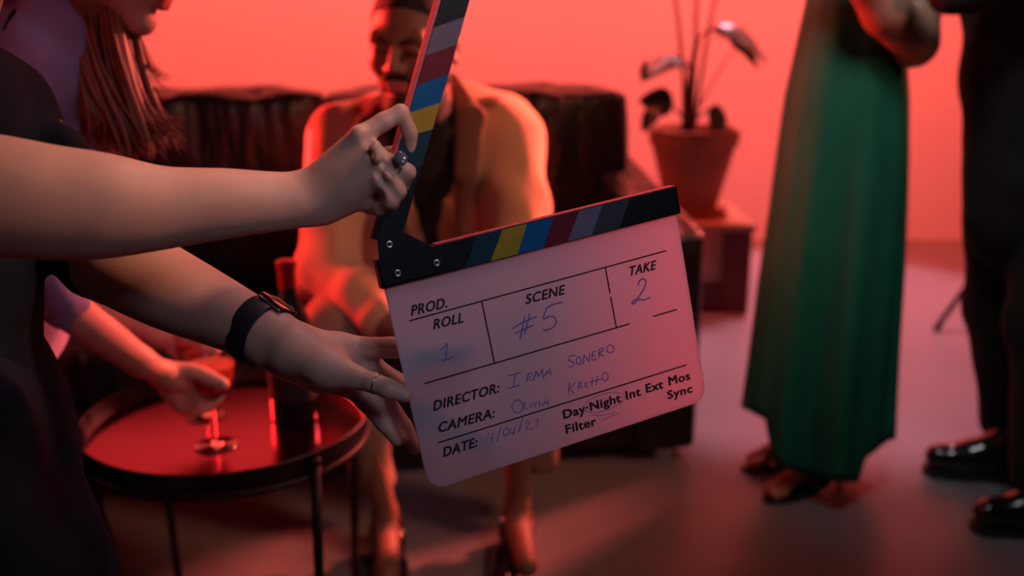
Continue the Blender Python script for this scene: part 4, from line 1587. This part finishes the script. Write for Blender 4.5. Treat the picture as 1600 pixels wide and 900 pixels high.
def foot(S, ank, toe):
    ank, toe = np.array(ank), np.array(toe)
    d = toe - ank
    S.chain([(ank, .030), (ank + d * .45 + [0, 0, -.0], .027), (toe, .022)], .015)
    s_ = unit(np.cross(d, (0, 0, 1)))
    du = unit([d[0], d[1], 0])
    for i, (o_, r) in enumerate(((-.026, .012), (-.012, .0095), (0.001, .009), (.013, .0085), (.024, .008))):
        b = toe + s_ * o_
        S.cone(b, b + du * (.030 - .004 * i) + [0, 0, -.004], r + .002, r, .004)


ta = PZ(1215, 762, .030)
tb = PZ(1182, 716, .030)
foot(S, fa, ta)
foot(S, fb, tb)
sdf_obj('body', S, .006, M['skin_tan'], gw, 1)
S = Sdf()
S.ell(hg.w(0, -.1, .15), np.array([.35, .43, .40]) * hg.H, hg.R, .01)
S.ell(hg.w(0, .34, -.12), np.array([.30, .22, .36]) * hg.H, hg.R, .02, 'sub')
S.ell(hg.w(0, -.45, .1), np.array([.18, .18, .18]) * hg.H, hg.R, .03)
sdf_obj('hair', S, .007, M['black_hair'], gw)


def sandal(ank, toe):
    ank, toe = np.array(ank), np.array(toe)
    d = toe - ank
    du = unit([d[0], d[1], 0])
    s_ = np.cross(du, (0, 0, 1.0))
    vs, fs = [], []
    heel = np.array([ank[0], ank[1], .068]) - du * .035
    tt = np.array([toe[0], toe[1], .004]) + du * .045
    n = 18
    for i in range(n):
        a = i / (n - 1)
        p = heel * (1 - a) + tt * a
        p[2] = .006 + .062 * (1 - min(1, a / .62)) ** 1.4
        wd = .026 + .014 * math.sin(math.pi * min(1, a * 1.05)) + .006 * a
        wd *= math.sqrt(max(0.02, 1 - max(0, (a - .82) / .185) ** 2)) * math.sqrt(max(.05, 1 - max(0, (.12 - a) / .125) ** 2))
        for q, z in ((-1, -.006), (1, -.006), (1, .006), (-1, .006)):
            vs.append(p + s_ * q * wd + np.array([0, 0, z]))
    for i in range(n - 1):
        for j in range(4):
            fs.append((i * 4 + j, i * 4 + (j + 1) % 4, (i + 1) * 4 + (j + 1) % 4, (i + 1) * 4 + j))
    fs += [(3, 2, 1, 0), tuple(range((n - 1) * 4, n * 4))]
    so = link_mesh('sandal', vs, fs, M['shoe_matte'], gw, smooth=False)
    hb = heel + du * .018
    tube('heel', [np.array([hb[0], hb[1], .0]), np.array([hb[0], hb[1], .06]) - du * .004], [.006, .014], M['shoe_matte'], so, 12)
    for f_, hgt in ((.55, .050), (.68, .044), (.50, .056)):
        c = heel * (1 - f_) + tt * f_
        tw = .012 if f_ != .50 else -.014
        pts = [c + s_ * -.038 - du * tw + [0, 0, -.02], c + s_ * -.03 - du * tw * .5 + [0, 0, hgt * .4], c + [0, 0, hgt * .62], c + s_ * .03 + du * tw * .5 + [0, 0, hgt * .4], c + s_ * .038 + du * tw + [0, 0, -.02]]
        tube('strap', bez(pts, 10), .0085, M['shoe_matte'], so, 8)
    q = ank + np.array([0, 0, .0])
    ring(q + np.array([0, 0, .005]), (0, 0, 1), .036, .005, M['shoe_matte'], so, 'ankle_strap')


sandal(fa, ta)
sandal(fb, tb)

# ================================================================== PERSON IN BLACK
YB = 2.36
bmn = empty('person', (float(PY(1600, 700, YB)[0]), YB, 0), label='person in all black suit and shoes standing at the right edge', cat='person')
S = Sdf()
S.cone(PY(1610, -180, YB), PY(1605, 300, YB), .13, .11, .05, (0, 1, 0), .8)
hb_ = Head((0, -.05, -.45), PY(1610, -430, YB), (-1, -.2, -.05), (0, 0, 1), .24)
hb_.add(S, PY(1610, -320, YB), .23)
S.chain([Y_(1560, -260, YB - .05, 38), Y_(1590, -30, YB - .16, 34), Y_(1500, -12, YB - .2, 26), Y_(1475, -12, YB - .2, 22)], .02)
hand_fingers(S, [[Y_(1474, -14, YB - .2, 20), Y_(1455, -18, YB - .2, 17)]] + [[Y_(1460, -28 + 8 * i, YB - .2, 7), Y_(1440, -32 + 8 * i, YB - .2, 6), Y_(1428, -30 + 8 * i, YB - .2, 5.5)] for i in range(4)] + [[Y_(1468, -30, YB - .2, 8), Y_(1452, -44, YB - .2, 7)]], .004)
S.chain([Y_(1660, -260, YB + .05, 38), Y_(1690, -30, YB + .1, 34), Y_(1700, 160, YB + .05, 26)], .02)
l1k, l1a = PY(1562, 470, 2.48), PY(1572, 655, 2.50)
l2k, l2a = PY(1640, 500, 2.26), PY(1640, 740, 2.22)
S.chain([Y_(1570, 330, YB + .06, 55), (l1k, .06), (l1a, .045)], .03)
S.chain([Y_(1640, 330, YB - .04, 55), (l2k, .06), (l2a, .045)], .03)
sdf_obj('body', S, .007, M['skin_brown'], bmn, 1)
S = Sdf()
S.cone(PY(1618, -200, YB), PY(1612, 120, YB), .165, .148, .05, (0, 1, 0), .8)
S.cone(PY(1612, 120, YB), PY(1606, 330, YB), .148, .155, .05, (0, 1, 0), .8)
S.cone(PY(1555, -255, YB), PY(1670, -255, YB), .08, .08, .05)
S.chain([Y_(1565, -240, YB - .05, 48), Y_(1592, -38, YB - .16, 46), Y_(1500, -12, YB - .2, 33)], .03)
S.cone(PY(1500, -12, YB - .2), PY(1486, -10, YB - .2), pr(33, 2.25), pr(31, 2.25), .01)
S.chain([Y_(1660, -240, YB + .05, 48), Y_(1690, -30, YB + .1, 44), Y_(1700, 130, YB + .05, 36)], .03)
sdf_obj('jacket', S, .007, M['suit'], bmn, 2, (.008, 12, 6.6))
S = Sdf()
S.chain([Y_(1572, 310, YB + .05, 64), (PY(1568, 480, 2.48), pr(54, 2.6)), (PY(1582, 655, 2.52), pr(46, 2.65))], .04)
S.chain([Y_(1640, 310, YB - .04, 68), (l2k, pr(60, 2.4)), (PY(1640, 745, 2.24), pr(56, 2.45))], .04)
sdf_obj('trousers', S, .007, M['suit'], bmn, 2, (.010, 12, 1.1, (1, 1, .5)))


def dress_shoe(toe_px, toe_py, hx, hy, parent):
    toe = PZ(toe_px, toe_py, 0.03)
    heel = PZ(hx, hy, 0.03)
    d = unit(heel - toe)
    toe = toe + d * .032
    L = .235
    heel = toe + d * L
    S = Sdf()
    S.chain([(toe + [0, 0, .020], .036), (toe + d * .07 + [0, 0, .022], .043), (toe + d * .14 + [0, 0, .028], .040), (heel + [0, 0, .03], .038)], .02)
    S.chain([(toe + d * .10 + [0, 0, .045], .036), (toe + d * .17 + [0, 0, .085], .042), (heel - d * .02 + [0, 0, .10], .045)], .03)
    S.plane([0, 0, .012], [0, 0, -1])
    o = sdf_obj('shoe', S, .005, M['shoe'], parent, 1)
    S = Sdf()
    S.chain([(toe + [0, 0, -.015], .040), (toe + d * .07 + [0, 0, -.015], .046), (toe + d * .14 + [0, 0, -.015], .040), (heel + [0, 0, -.015], .040)], .01)
    S.plane([0, 0, .018], [0, 0, 1])
    S.plane([0, 0, .0], [0, 0, -1])
    sdf_obj('sole', S, .004, M['sole'], o, 1)
    for j in range(3):
        c = toe + d * (.085 + .025 * j) + [0, 0, .060 + .016 * j]
        s_ = np.cross(d, (0, 0, 1.0))
        tube('shoelace', [c + s_ * .022 + [0, 0, -.008], c + [0, 0, .006], c - s_ * .022 + [0, 0, -.008]], .0022, M['sole'], o, 6)


dress_shoe(1446, 722, 1600, 735, bmn)
dress_shoe(1522, 812, 1700, 812, bmn)
